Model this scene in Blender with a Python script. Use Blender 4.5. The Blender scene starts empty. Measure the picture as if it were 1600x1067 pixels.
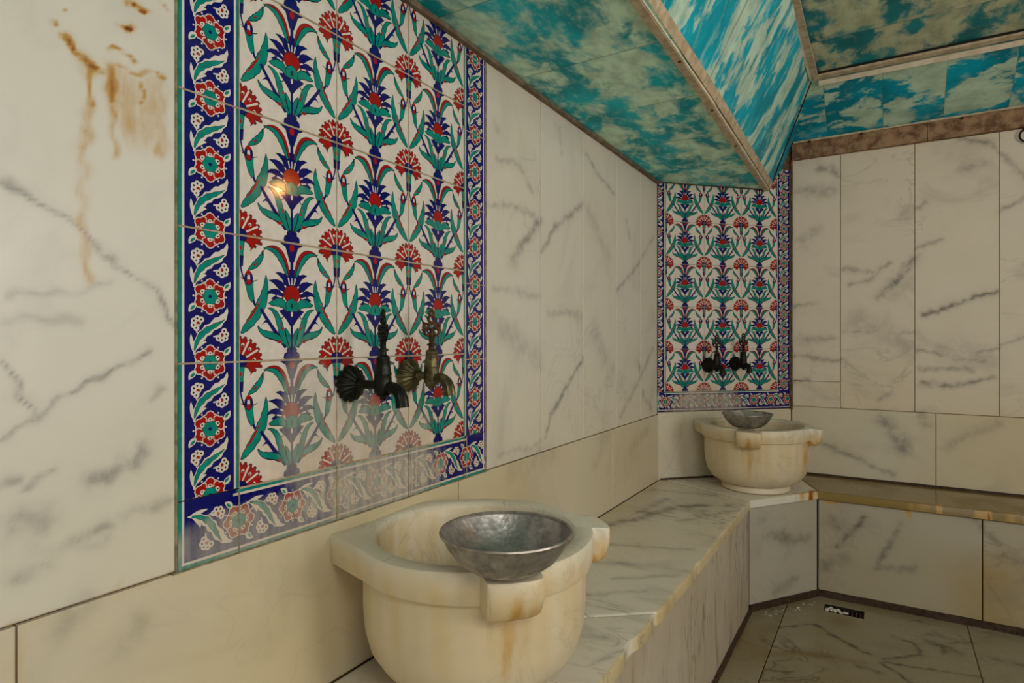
import bpy, bmesh, math, random
import numpy as np
from mathutils import Vector, Matrix
random.seed(7); rng = np.random.default_rng(7)
PI = math.pi
Z0 = 1.065                      # eye height above the floor; heights below are written from the eye level
scene = bpy.context.scene
COL = scene.collection

# ------------------------------------------------------------------ helpers
def lin(r, g, b):
    f = lambda c: (c/255/12.92) if c/255 <= .04045 else ((c/255+.055)/1.055)**2.4
    return (f(r), f(g), f(b), 1.0)

class MB:
    """collects polygons with a material slot and four marks per vertex, then links ONE mesh object"""
    def __init__(s): s.v=[]; s.f=[]; s.m=[]; s.c=[]; s.uv={}; s.smooth=[]
    def add(s, vs, fs, mat=0, cols=None, smooth=False, uvs=None):
        b=len(s.v); s.v += [tuple(map(float,p)) for p in vs]
        s.c += ([tuple(map(float,c)) for c in cols] if cols is not None else [(0,0,0,0)]*len(vs))
        if uvs is not None:
            for i,u in enumerate(uvs): s.uv[b+i]=u
        for f in fs: s.f.append(tuple(b+i for i in f)); s.m.append(mat); s.smooth.append(smooth)
    def quad(s, a,b,c,d, mat=0, uvs=None, cols=None): s.add([a,b,c,d],[(0,1,2,3)],mat,cols,uvs=uvs)
    def box(s, lo, hi, mat=0, cols=None):
        x0,y0,z0=lo; x1,y1,z1=hi
        v=[(x0,y0,z0),(x1,y0,z0),(x1,y1,z0),(x0,y1,z0),(x0,y0,z1),(x1,y0,z1),(x1,y1,z1),(x0,y1,z1)]
        s.add(v,[(3,2,1,0),(4,5,6,7),(0,1,5,4),(1,2,6,5),(2,3,7,6),(3,0,4,7)],mat,cols)
    def bar(s, p0, p1, wa, wb, mat=0, n=1, jit=0.0):
        """a straight bar from p0 to p1 with the cross-section spanned by vectors wa and wb"""
        p0,p1,wa,wb=map(Vector,(p0,p1,wa,wb)); V=[]
        for i in range(n+1):
            p=p0.lerp(p1,i/n)
            for q in (p,p+wa,p+wa+wb,p+wb):
                V.append(q+Vector((random.uniform(-jit,jit),random.uniform(-jit,jit),random.uniform(-jit,jit))))
        F=[(3,2,1,0)]
        for i in range(n):
            for k in range(4): F.append((i*4+k,i*4+(k+1)%4,i*4+4+(k+1)%4,i*4+4+k))
        F.append(tuple(n*4+k for k in range(4)))
        s.add(V,F,mat)
    def revolve(s, prof, n=64, mat=0, M=None, cols=None, rmod=None, smooth=True, caps=True):
        V=[];F=[];C=[]
        for r,z in prof:
            for k in range(n):
                t=2*PI*k/n; rr=r*(rmod(t,r,z) if rmod else 1)
                p=Vector((rr*math.cos(t),rr*math.sin(t),z)); V.append(M@p if M else p)
                if cols: C.append(cols(p))
        for i in range(len(prof)-1):
            for k in range(n): F.append((i*n+k,i*n+(k+1)%n,i*n+n+(k+1)%n,i*n+n+k))
        for i,rv in ((0,True),(len(prof)-1,False)):
            if caps and prof[i][0]>1e-5:
                f=[i*n+k for k in range(n)]; F.append(tuple(f[::-1] if rv else f))
        s.add(V,F,mat,C or None,smooth)
    def tube(s, pts, rad, n=16, mat=0, M=None, rmod=None):
        pts=[Vector(p) for p in pts]; V=[];F=[]; up=Vector((0,1,0.01))
        for i,p in enumerate(pts):
            d=(pts[min(i+1,len(pts)-1)]-pts[max(i-1,0)]).normalized()
            a=d.cross(up).normalized(); b=a.cross(d)
            r=rad[i] if isinstance(rad,(list,tuple)) else rad
            for k in range(n):
                t=2*PI*k/n; rr=r*(rmod(t) if rmod else 1); q=p+a*rr*math.cos(t)+b*rr*math.sin(t); V.append(M@q if M else q)
        for i in range(len(pts)-1):
            for k in range(n): F.append((i*n+k,i*n+(k+1)%n,i*n+n+(k+1)%n,i*n+n+k))
        F.append(tuple(range(n-1,-1,-1))); F.append(tuple((len(pts)-1)*n+k for k in range(n)))
        s.add(V,F,mat,None,True)
    def torus(s, c, R, r, ax='y', n=20, m=8, mat=0, M=None):
        V=[];F=[]
        for i in range(n):
            t=2*PI*i/n
            for j in range(m):
                q=2*PI*j/m; a=(R+r*math.cos(q))*math.cos(t); b=(R+r*math.cos(q))*math.sin(t); h=r*math.sin(q)
                p=Vector((a,h,b)) if ax=='y' else (Vector((h,a,b)) if ax=='x' else Vector((a,b,h)))
                p+=Vector(c); V.append(M@p if M else p)
        for i in range(n):
            for j in range(m): F.append((i*m+j,((i+1)%n)*m+j,((i+1)%n)*m+(j+1)%m,i*m+(j+1)%m))
        s.add(V,F,mat,None,True)
    def build(s, name, mats, parent=None, local=False, fix=True):
        off = Vector((0,0,0)) if local else Vector((0,0,Z0))
        inv = None
        if parent is not None and not local: inv = (Matrix.Translation(parent.location) @ parent.rotation_euler.to_matrix().to_4x4()).inverted()
        V=[]
        for p in s.v:
            q=Vector(p)+off
            V.append(inv@q if inv else q)
        me=bpy.data.meshes.new(name); me.from_pydata([tuple(v) for v in V],[],s.f)
        for m in (mats if isinstance(mats,(list,tuple)) else [mats]): me.materials.append(m)
        me.polygons.foreach_set('material_index',s.m); me.polygons.foreach_set('use_smooth',s.smooth)
        if any(c!=(0,0,0,0) for c in s.c):
            at=me.color_attributes.new('marks','FLOAT_COLOR','POINT')
            at.data.foreach_set('color',np.array(s.c,dtype=np.float32).ravel())
        if s.uv:
            ul=me.uv_layers.new(name='paper')
            for l in me.loops: ul.data[l.index].uv=s.uv.get(l.vertex_index,(0,0))
        if fix:
            bm=bmesh.new(); bm.from_mesh(me); bmesh.ops.recalc_face_normals(bm,faces=bm.faces); bm.to_mesh(me); bm.free()
        if any(s.smooth): me.set_sharp_from_angle(angle=math.radians(38))
        o=bpy.data.objects.new(name,me); COL.objects.link(o)
        if parent is not None: o.parent=parent
        return o

def tag(o,label,cat,group=None,kind=None):
    o['label']=label; o['category']=cat
    if group: o['group']=group
    if kind: o['kind']=kind
    return o
def struct(o,label=None,cat=None):
    o['kind']='structure'
    if label: o['label']=label
    if cat: o['category']=cat
    return o
def thing(name,label,cat,loc=(0,0,0),rz=0.0,group=None):
    o=bpy.data.objects.new(name,None); COL.objects.link(o); o.empty_display_size=.05
    o.location=(loc[0],loc[1],loc[2]+Z0); o.rotation_euler=(0,0,rz)
    return tag(o,label,cat,group)
def copy_tree(o,loc,rz,label):
    c=o.copy(); COL.objects.link(c); c.location=(loc[0],loc[1],loc[2]+Z0); c.rotation_euler=(0,0,rz); c['label']=label
    for ch in o.children:
        d=ch.copy(); COL.objects.link(d); d.parent=c
        for g in ch.children:
            e=g.copy(); COL.objects.link(e); e.parent=d
    return c

# ------------------------------------------------------------------ node helpers
class NT:
    def __init__(s,name):
        s.mat=bpy.data.materials.new(name); s.mat.use_nodes=True; s.t=s.mat.node_tree; s.n=s.t.nodes
        s.bsdf=s.n['Principled BSDF']
    def new(s,k,**kw):
        x=s.n.new(k)
        for a,b in kw.items(): setattr(x,a,b)
        return x
    def put(s,sock,v):
        if hasattr(v,'is_output'): s.t.links.new(v,sock)
        elif v is not None:
            try: sock.default_value=v
            except Exception: sock.default_value=(v,v,v)
    def math(s,op,a,b=0.0,c=None,clamp=False):
        x=s.new('ShaderNodeMath',operation=op,use_clamp=clamp); s.put(x.inputs[0],a); s.put(x.inputs[1],b)
        if c is not None: s.put(x.inputs[2],c)
        return x.outputs[0]
    def vmath(s,op,a,b):
        x=s.new('ShaderNodeVectorMath',operation=op); s.put(x.inputs[0],a); s.put(x.inputs[1],b); return x.outputs[0]
    def noise(s,vec,scale,detail=4,rough=.5,dist=0.0):
        x=s.new('ShaderNodeTexNoise'); s.put(x.inputs['Vector'],vec); x.inputs['Scale'].default_value=scale
        x.inputs['Detail'].default_value=detail; x.inputs['Roughness'].default_value=rough; x.inputs['Distortion'].default_value=dist
        return x.outputs['Fac']
    def step(s,v,a,b,lo=0.0,hi=1.0):
        x=s.new('ShaderNodeMapRange',interpolation_type='SMOOTHSTEP'); s.put(x.inputs['Value'],v)
        x.inputs['From Min'].default_value=a; x.inputs['From Max'].default_value=b
        x.inputs['To Min'].default_value=lo; x.inputs['To Max'].default_value=hi; return x.outputs[0]
    def mix(s,f,a,b):
        x=s.new('ShaderNodeMix',data_type='RGBA'); s.put(x.inputs[0],f); s.put(x.inputs[6],a); s.put(x.inputs[7],b); return x.outputs[2]
    def pos(s): return s.new('ShaderNodeNewGeometry').outputs['Position']
    def obj(s): return s.new('ShaderNodeTexCoord').outputs['Object']
    def scale(s,v,sc,rot=(0,0,0)):
        x=s.new('ShaderNodeMapping'); s.put(x.inputs['Vector'],v); x.inputs['Scale'].default_value=sc; x.inputs['Rotation'].default_value=rot; return x.outputs[0]
    def bump(s,h,strength=.2,dist=.002):
        x=s.new('ShaderNodeBump'); x.inputs['Strength'].default_value=strength; x.inputs['Distance'].default_value=dist
        s.put(x.inputs['Height'],h); s.t.links.new(x.outputs[0],s.bsdf.inputs['Normal'])
    def out(s,col=None,rough=None,metal=None,spec=None):
        if col is not None: s.put(s.bsdf.inputs['Base Color'],col)
        if rough is not None: s.put(s.bsdf.inputs['Roughness'],rough)
        if metal is not None: s.put(s.bsdf.inputs['Metallic'],metal)
        if spec is not None: s.put(s.bsdf.inputs['Specular IOR Level'],spec)
        return s.mat

# ------------------------------------------------------------------ materials
def marble(name, base, cream, rough=.32, fog=.3, fine=.35, stretch=(1,1,1), rot=(0,0,0), grey=(112,105,100), scale=1.0, use_obj=False, tint=.25, wet=None):
    N=NT(name); at=N.new('ShaderNodeVertexColor',layer_name='marks')
    sep=N.new('ShaderNodeSeparateColor'); N.t.links.new(at.outputs['Color'],sep.inputs[0])
    vein,rust,crm,rnd=sep.outputs[0],sep.outputs[1],sep.outputs[2],at.outputs['Alpha']
    cb=N.new('ShaderNodeCombineXYZ')
    for i,k in enumerate((17.3,9.1,13.7)): N.put(cb.inputs[i],N.math('MULTIPLY',rnd,k))
    p=N.vmath('ADD',N.obj() if use_obj else N.pos(),cb.outputs[0])
    ps=N.scale(p,stretch,rot)
    n1=N.noise(ps,3.2*scale,5,.6,1.0); fogm=N.step(n1,.5,.78)
    mask=N.step(N.noise(p,1.7*scale,3),.45,.62)
    r=N.math('ABSOLUTE',N.math('SUBTRACT',N.noise(ps,4.0*scale,6,.55,.9),.5))
    thin=N.math('MULTIPLY',N.step(r,.0,.022,1,0),mask)
    brk=N.step(N.noise(p,24*scale,5,.65),.32,.62,.4,1.2)
    v=N.math('ADD',N.math('MULTIPLY',fogm,fog),N.math('MULTIPLY',thin,fine))
    v=N.math('ADD',v,N.math('MULTIPLY',vein,brk),clamp=True)
    c=N.mix(N.step(N.noise(p,1.3*scale,3),.35,.7,0,tint),lin(*base),lin(*cream))
    c=N.mix(N.math('MULTIPLY',crm,N.step(N.noise(p,5,3),.2,.7,.7,1.1),clamp=True),c,lin(*cream))
    c=N.mix(N.math('MULTIPLY',v,.86,clamp=True),c,lin(*grey))
    rn=N.step(N.noise(N.scale(p,(1,1,.35)),45,4,.6),.25,.7,.45,1.1)
    rr=N.math('MULTIPLY',rust,rn,clamp=True)
    c=N.mix(N.step(rr,.0,.45),c,lin(190,150,84)); c=N.mix(N.step(rr,.3,.95),c,lin(146,82,16))
    dark=N.math('SUBTRACT',rust,1.0,clamp=True)
    c=N.mix(dark,c,lin(38,26,14))
    rgh=N.step(N.noise(p,9,4),.3,.7,rough-.06,rough+.1)
    if wet is not None:
        wm=N.step(N.noise(p,3.0,3),.42,.56); rgh=N.math('MULTIPLY',rgh,N.math('SUBTRACT',1.0,N.math('MULTIPLY',wm,wet)))
    N.bump(N.noise(p,28,4),.05,.002)
    return N.out(c,rgh,spec=.4)

def flat(name,col,rough=.5,metal=0.0,var=.0,col2=None,nscale=20,bump=0.0,spec=.5,use_obj=False):
    N=NT(name); p=N.obj() if use_obj else N.pos()
    c=lin(*col)
    if col2: c=N.mix(N.step(N.noise(p,nscale,5,.6),.35,.65),lin(*col),lin(*col2))
    if bump: N.bump(N.noise(p,nscale*2,4),bump,.003)
    return N.out(c,rough,metal,spec)

# glazed tile colours; the limescale film is a deposit on the lower tiles
def tile_mat(name,col,rough=.12,col2=None,deposits=(),fade=1.0):
    N=NT(name); p=N.pos()
    c=lin(*col)
    if col2: c=N.mix(N.step(N.noise(p,60,3),.35,.65),lin(*col),lin(*col2))
    sp=N.new('ShaderNodeSeparateXYZ'); N.t.links.new(p,sp.inputs[0])
    pw=N.noise(p,16,4,.6); streak=N.noise(N.scale(p,(1,1,.12)),70,3)
    tot=None
    for (axis,cy,cz,ry,rz,amt) in deposits:
        a=N.math('DIVIDE',N.math('SUBTRACT',sp.outputs[axis],cy),ry); b=N.math('DIVIDE',N.math('SUBTRACT',sp.outputs[2],cz+Z0),rz)
        d=N.math('ADD',N.math('MULTIPLY',a,a),N.math('MULTIPLY',b,b))
        d=N.math('ADD',d,N.math('MULTIPLY',N.math('SUBTRACT',pw,.5),1.6)); d=N.math('ADD',d,N.math('MULTIPLY',N.math('SUBTRACT',streak,.5),.7))
        m=N.step(d,.35,1.35,amt,0.0); tot=m if tot is None else N.math('MAXIMUM',tot,m)
    rgh=rough
    if tot is not None:
        f=N.math('MULTIPLY',tot,fade,clamp=True)
        c=N.mix(f,c,N.mix(N.step(streak,.3,.7),lin(186,176,158),lin(152,146,136)))
        warm=N.math('MULTIPLY',N.step(sp.outputs[2],-.24+Z0,-.02+Z0,.34,0.0),N.step(N.noise(N.scale(p,(1,1,.2)),22,3),.35,.65,.3,1.0))
        c=N.mix(warm,c,lin(196,158,104)) if name.endswith('cream') else c
        rgh=N.math('ADD',rough,N.math('MULTIPLY',f,.35))
    N.bump(N.noise(p,30,2),.03,.002)
    return N.out(c,rgh,spec=.5)
DEP=[(1,.90,-.295,.21,.085,.88),(1,.66,-.31,.20,.05,.55),(1,.72,-.15,.055,.16,.5),(1,.84,-.18,.09,.10,.6),(1,.97,-.20,.10,.06,.5)]
DEP2=[(1,2.83,-.29,.13,.075,.6)]
def palette(tag_,dep):
    return [tile_mat('glaze_'+tag_+'_cream',(219,210,201),.07,(212,202,190),dep,.55),
            tile_mat('glaze_'+tag_+'_blue',(14,14,92),.07,(16,20,104),dep),
            tile_mat('glaze_'+tag_+'_teal',(0,138,122),.1,(0,120,110),dep),
            tile_mat('glaze_'+tag_+'_red',(166,14,14),.12,(146,20,16),dep),
            tile_mat('glaze_'+tag_+'_ink',(22,16,40),.12,None,dep),
            flat('grout_'+tag_,(176,160,134),.8,0,0,(150,128,98),40)]
CREAM,BLUE,TEAL,RED,INK,GROUT=range(6)

MAR_L=marble('marble_left_wall',(216,211,201),(208,198,174),.38,.26,.22,grey=(128,122,118))
MAR_M=marble('marble_course',(208,201,184),(202,186,150),.36,.22,.12,tint=.6)
MAR_R=marble('marble_right_wall',(218,207,190),(204,188,156),.46,.34,.28,(1,1,1.7),(0,.5,0))
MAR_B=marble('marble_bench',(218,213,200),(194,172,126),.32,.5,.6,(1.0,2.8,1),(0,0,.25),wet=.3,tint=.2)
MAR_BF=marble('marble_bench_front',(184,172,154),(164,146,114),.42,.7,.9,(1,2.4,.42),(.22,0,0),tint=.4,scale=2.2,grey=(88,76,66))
MAR_RB=marble('marble_right_bench',(156,138,88),(128,104,50),.3,.3,.2,(1,1,1),wet=.5,tint=.8)
MAR_RF=marble('marble_right_front',(174,168,152),(160,138,92),.4,.4,.3,grey=(78,74,68))  # grimy front; base also darkened to stand in for weaker light down low
MAR_F=marble('marble_floor',(150,141,118),(122,104,66),.3,.5,.6,wet=.5,tint=.8,grey=(58,48,36))
MAR_K=marble('marble_basin',(218,211,192),(204,176,122),.4,.16,.2,use_obj=True,tint=.35,scale=2.0)
EDGE=flat('tile_edge_grout',(150,138,112),.8,0,0,(112,98,74),50)
SEAM=flat('grimy_seam',(120,92,56),.8,0,0,(74,50,26),60)
GRIME=flat('dark_grime',(40,24,14),.6,0,0,(70,46,26),70,.3)
WOOD=flat('old_wood',(160,126,94),.75,0,0,(98,66,42),22,.4)
WOODL=flat('pale_wood_strip',(200,184,156),.7,0,0,(168,148,120),30,.2)
WOODG=flat('weathered_wood_strip',(128,112,92),.75,0,0,(98,80,62),30,.2)
WHITE=flat('white_strip',(228,218,198),.6,0,0,(208,194,170),18)
BLACKGAP=flat('dark_gap',(16,10,8),.9)
NAILM=flat('rusty_iron',(70,40,20),.7,.3,0,(40,24,14),80)
def sky_paper(name,blue,cloud,sx,sy,panel=.24,sharp=.05,cover=.5,seed=0.0):
    N=NT(name); uv=N.new('ShaderNodeUVMap',uv_map='paper').outputs[0]
    sp=N.new('ShaderNodeSeparateXYZ'); N.t.links.new(uv,sp.inputs[0])
    idx=N.math('FLOOR',N.math('DIVIDE',sp.outputs[0],panel))
    cb=N.new('ShaderNodeCombineXYZ'); N.put(cb.inputs[0],N.math('MULTIPLY',sp.outputs[0],sx)); N.put(cb.inputs[1],N.math('MULTIPLY',sp.outputs[1],sy))
    N.put(cb.inputs[2],N.math('ADD',N.math('MULTIPLY',idx,.37),seed))
    v=cb.outputs[0]
    n=N.noise(v,1.0,10,.60,.25); soft=N.noise(v,2.6,6,.6)
    m=N.step(n,cover-sharp,cover+sharp)
    c=N.mix(N.step(soft,.35,.7),lin(*cloud),lin(*[int(k*.84) for k in cloud]))
    b=N.mix(N.step(N.noise(v,.8,3),.35,.65),lin(*blue),lin(*[int(k*.78) for k in blue]))
    b=N.mix(N.math('MULTIPLY',N.step(soft,.52,.7),.4),b,lin(*cloud))
    c=N.mix(m,b,c)
    e=N.math('ABSOLUTE',N.math('SUBTRACT',N.math('FRACT',N.math('DIVIDE',sp.outputs[0],panel)),.5))
    c=N.mix(N.step(e,.488,.5,0,.45),c,lin(60,74,66))
    d=N.step(N.noise(N.pos(),7,5,.65),  .5,.75,0,.10); c=N.mix(d,c,lin(110,92,58))
    return N.out(c,.5,spec=.15)
P_SOFFIT=sky_paper('sky_paper_soffit',(0,190,206),(212,248,222),5.6,9.0,.36,.075,.50,2.0)
P_COVE=sky_paper('sky_paper_cove',(0,176,200),(194,226,208),9.0,4.6,.9,.035,.50,5.0)
P_STRIP=sky_paper('sky_paper_strip',(0,152,178),(180,206,182),4.6,7.5,.215,.03,.515,9.0)
P_CEIL=sky_paper('sky_paper_ceiling',(10,140,152),(196,204,172),4.2,6.0,.33,.06,.51,13.0)

# ------------------------------------------------------------------ traced marks (wall coordinates, metres)
V_LEFT = [(0.75,0.0033,[(0.288,0.187),(0.313,0.173),(0.338,0.162),(0.36,0.147),(0.379,0.134),(0.394,0.121),(0.409,0.11),(0.421,0.093),(0.46,0.067),(0.477,0.04),(0.486,0.022)]),(0.8,0.0033,[(0.294,-0.118),(0.319,-0.098),(0.359,-0.072),(0.395,-0.049),(0.426,-0.036),(0.459,-0.022)]),(0.7,0.0026,[(0.288,-0.031),(0.299,-0.044),(0.307,-0.071),(0.319,-0.093)]),(0.6,0.0045,[(0.288,-0.169),(0.31,-0.161)]),(0.5,0.0046,[(0.315,-0.174),(0.338,-0.159)]),(0.75,0.0094,[(0.381,-0.187),(0.414,-0.179),(0.442,-0.158)]),(0.6,0.0082,[(0.36,-0.252),(0.381,-0.247),(0.402,-0.246)]),(0.5,0.0092,[(0.3,-0.278),(0.335,-0.274)]),(0.55,0.0089,[(0.432,-0.235),(0.476,-0.236)]),(0.5,0.0137,[(0.297,-0.219),(0.313,-0.215),(0.332,-0.222)]),(0.4,0.0046,[(0.294,0.054),(0.319,0.059),(0.36,0.057)]),(0.5,0.0041,[(0.367,0.058),(0.409,0.076)]),(0.35,0.0062,[(0.294,0.022),(0.367,0.02)]),(0.5,0.0045,[(0.479,-0.068),(0.461,-0.078)]),(0.35,0.0161,[(0.346,-0.36),(0.36,-0.346),(0.374,-0.339)]),(0.3,0.0113,[(0.326,-0.255),(0.367,-0.259),(0.396,-0.268)]),(0.3,0.0174,[(0.424,-0.405),(0.44,-0.39)]),(0.5,0.0071,[(1.338,0.476),(1.431,0.489),(1.498,0.46),(1.531,0.426)]),(0.5,0.007,[(1.298,0.347),(1.408,0.363),(1.546,0.364)]),(0.75,0.0127,[(1.569,0.349),(1.52,0.301),(1.452,0.246),(1.421,0.214)]),(0.65,0.0071,[(1.581,0.262),(1.675,0.349),(1.787,0.406),(1.876,0.456)]),(0.6,0.0069,[(1.896,0.635),(2.021,0.578),(2.154,0.548)]),(0.6,0.0079,[(2.173,0.18),(2.395,0.294),(2.605,0.451)]),(0.85,0.0071,[(1.608,-0.294),(1.633,-0.241),(1.759,-0.15),(1.876,-0.067)]),(0.4,0.006,[(1.701,0.66),(1.714,0.587)]),(0.5,0.0106,[(2.219,-0.292),(2.433,-0.16),(2.605,-0.042)]),(0.7,0.0133,[(2.418,-0.093),(2.433,-0.125)]),(0.4,0.0102,[(2.273,0.466),(2.315,0.404)]),(0.4,0.0073,[(1.347,-0.306),(1.52,-0.312),(1.592,-0.298)]),(0.4,0.0102,[(1.621,0.081),(1.865,0.084)]),(0.35,0.0089,[(1.328,0.134),(1.569,0.127)]),(0.3,0.0324,[(1.385,0.017),(1.561,-0.056)]),(0.35,0.0321,[(1.976,0.023),(2.062,-0.07)]),(0.3,0.0274,[(1.922,0.441),(2.092,0.306)]),(0.5,0.0137,[(2.473,-0.229),(2.579,-0.307)]),(0.35,0.0101,[(1.328,0.569),(1.347,0.549)]),(0.25,0.0367,[(1.976,-0.428),(2.062,-0.35)]),(0.3,0.0265,[(2.322,-0.436),(2.513,-0.383)]),(0.25,0.0371,[(1.418,-0.359),(1.641,-0.342)])]
R_LEFT = [(1.0,0.0041,[(0.352,0.378),(0.359,0.365),(0.367,0.354),(0.379,0.35),(0.389,0.352)]),(0.9,0.0065,[(0.37,0.353),(0.381,0.348)]),(0.6,0.0033,[(0.379,0.347),(0.38,0.321),(0.377,0.303)]),(0.45,0.0041,[(0.373,0.265),(0.374,0.237)]),(0.5,0.0025,[(0.373,0.251),(0.375,0.24)]),(0.3,0.0066,[(0.377,0.311),(0.375,0.245),(0.377,0.185),(0.379,0.074)]),(0.8,0.0051,[(0.409,0.356),(0.412,0.339),(0.414,0.322)]),(0.45,0.0059,[(0.409,0.348),(0.41,0.248)]),(0.8,0.0045,[(0.465,0.377),(0.472,0.377)]),(0.35,0.0081,[(0.468,0.374),(0.47,0.266)]),(0.5,0.0026,[(0.408,0.38),(0.424,0.383),(0.433,0.379)]),(0.3,0.0216,[(0.42,0.343),(0.432,0.287)]),(0.25,0.0178,[(0.466,0.36),(0.448,0.274)]),(0.4,0.0026,[(0.443,0.36),(0.444,0.321)]),(0.35,0.0035,[(0.389,0.351),(0.42,0.362),(0.47,0.378)]),(0.9,0.0024,[(0.339,0.394),(0.34,0.39)]),(0.6,0.0016,[(0.35,0.412),(0.351,0.413)]),(1.2,0.0023,[(0.479,0.475),(0.481,0.475)]),(0.45,0.0044,[(0.424,0.457),(0.457,0.46)]),(0.5,0.0051,[(0.4,-0.332),(0.42,-0.322)]),(0.4,0.0025,[(0.288,-0.337),(0.389,-0.338),(0.493,-0.334)]),(0.35,0.009,[(0.304,-0.355),(0.303,-0.405)])]
D_LEFT = [(1.0,0.003,[(0.422,0.421),(0.425,0.419)]),(0.9,0.0011,[(0.432,0.458),(0.451,0.455)])]
V_RIGHT = [(0.5,0.0115,[(0.702,0.318),(0.752,0.315),(0.839,0.293),(0.88,0.338)]),(0.75,0.0168,[(0.839,0.185),(0.895,0.239),(0.951,0.317),(0.974,0.348)]),(0.5,0.0115,[(0.73,0.247),(0.824,0.268)]),(0.9,0.0094,[(1.011,0.107),(1.107,0.143),(1.195,0.182),(1.255,0.193)]),(0.6,0.0109,[(0.99,-0.044),(1.069,-0.068)]),(0.7,0.0107,[(1.004,-0.19),(1.12,-0.193),(1.243,-0.157)]),(0.6,0.0102,[(1.274,0.523),(1.342,0.569),(1.42,0.605)]),(0.6,0.0104,[(1.135,0.846),(1.243,0.793),(1.302,0.716),(1.342,0.659),(1.439,0.502)]),(0.5,0.012,[(0.491,0.161),(0.586,0.167)]),(0.6,0.0104,[(0.499,-0.076),(0.594,-0.089),(0.694,-0.099)]),(0.6,0.012,[(0.507,-0.2),(0.559,-0.192)]),(0.45,0.0114,[(0.709,0.038),(0.837,0.023),(0.977,0.028)]),(0.45,0.0298,[(0.524,0.696),(0.663,0.679)]),(0.35,0.0299,[(0.527,0.467),(0.594,0.506)]),(0.5,0.011,[(0.977,0.395),(1.069,0.421)]),(0.4,0.0212,[(1.146,0.716),(1.21,0.725)]),(0.5,0.011,[(0.983,0.563),(1.018,0.584)]),(0.5,0.0103,[(1.274,-0.021),(1.342,0.01)]),(0.6,0.0147,[(0.602,0.79),(0.66,0.788),(0.684,0.746)]),(0.5,0.0105,[(1.189,-0.053),(1.262,-0.039)]),(0.5,0.0135,[(1.002,-0.124),(1.178,-0.127)]),(0.5,0.0113,[(0.849,-0.269),(0.885,-0.239)]),(0.4,0.0148,[(0.554,0.0),(0.66,0.006)]),(0.5,0.0106,[(1.113,-0.081),(1.22,-0.095)]),(0.35,0.0509,[(0.763,0.086),(0.956,-0.028)]),(0.3,0.0533,[(1.091,-0.054),(1.22,-0.079)]),(0.6,0.0115,[(0.586,-0.474),(0.725,-0.52),(0.824,-0.567),(0.895,-0.593)]),(0.6,0.0337,[(0.854,-0.351),(0.909,-0.42),(0.937,-0.474)]),(0.5,0.022,[(1.002,-0.33),(1.02,-0.362)]),(0.35,0.0266,[(1.091,-0.459),(1.157,-0.4),(1.262,-0.339)])]
V_BFRONT = [(0.75,0.0104,[(0.701,-0.844),(0.751,-0.785),(0.796,-0.721)]),(0.65,0.0101,[(0.845,-0.892),(0.884,-0.809),(0.92,-0.725)]),(0.45,0.0126,[(0.836,-0.912),(0.966,-0.891)]),(0.5,0.0263,[(0.682,-0.744),(0.705,-0.756)]),(0.4,0.0211,[(0.728,-0.888),(0.659,-0.941)]),(0.5,0.0118,[(1.147,-0.667),(1.222,-0.749)]),(0.45,0.0185,[(1.24,-0.792),(1.294,-0.805)])]
V_DIAG = [(0.5,0.0233,[(0.486,-0.782),(0.531,-0.803),(0.58,-0.818)]),(0.4,0.0155,[(0.501,-1.014),(0.551,-0.978)]),(0.4,0.0101,[(0.449,-0.72),(0.457,-0.714)])]
V_BTOP = [(0.8,0.0208,[(0.055,1.904),(0.13,2.053),(0.199,2.268),(0.287,2.343)]),(0.6,0.0194,[(0.108,2.132),(0.133,2.356)]),(0.5,0.0116,[(0.144,1.747),(0.377,1.825)]),(0.4,0.0095,[(0.249,1.373),(0.364,1.466)]),(0.5,0.0063,[(0.384,1.091),(0.422,1.163)]),(0.45,0.0158,[(0.04,2.478),(0.293,2.512)]),(0.45,0.0114,[(0.261,2.09),(0.386,2.303)]),(0.35,0.0143,[(0.176,1.579),(0.352,1.659)]),(0.4,0.0085,[(0.265,1.5),(0.402,1.609)])]
V_FLOOR = [(0.9,0.0056,[(0.706,2.474),(0.771,2.418),(0.825,2.381)]),(0.9,0.005,[(0.855,2.346),(0.941,2.258),(0.994,2.197)]),(0.7,0.0059,[(0.533,2.425),(0.643,2.528),(0.7,2.471)]),(0.7,0.0055,[(0.866,2.367),(0.976,2.474),(0.955,2.547),(0.896,2.575)]),(0.7,0.0052,[(0.866,2.353),(0.977,2.376),(1.128,2.403)]),(0.6,0.0067,[(0.381,2.225),(0.429,2.202)]),(0.5,0.009,[(1.054,2.613),(1.128,2.669)]),(0.5,0.0124,[(0.793,2.281),(0.847,2.269)]),(0.4,0.0178,[(0.998,2.605),(1.086,2.556)]),(0.4,0.0127,[(1.172,2.561),(1.255,2.565)])]
R_FLOOR = [(0.8,0.0173,[(0.532,2.205),(0.605,2.26),(0.693,2.29)]),(0.5,0.0128,[(0.693,2.29),(0.81,2.314)])]

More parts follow.
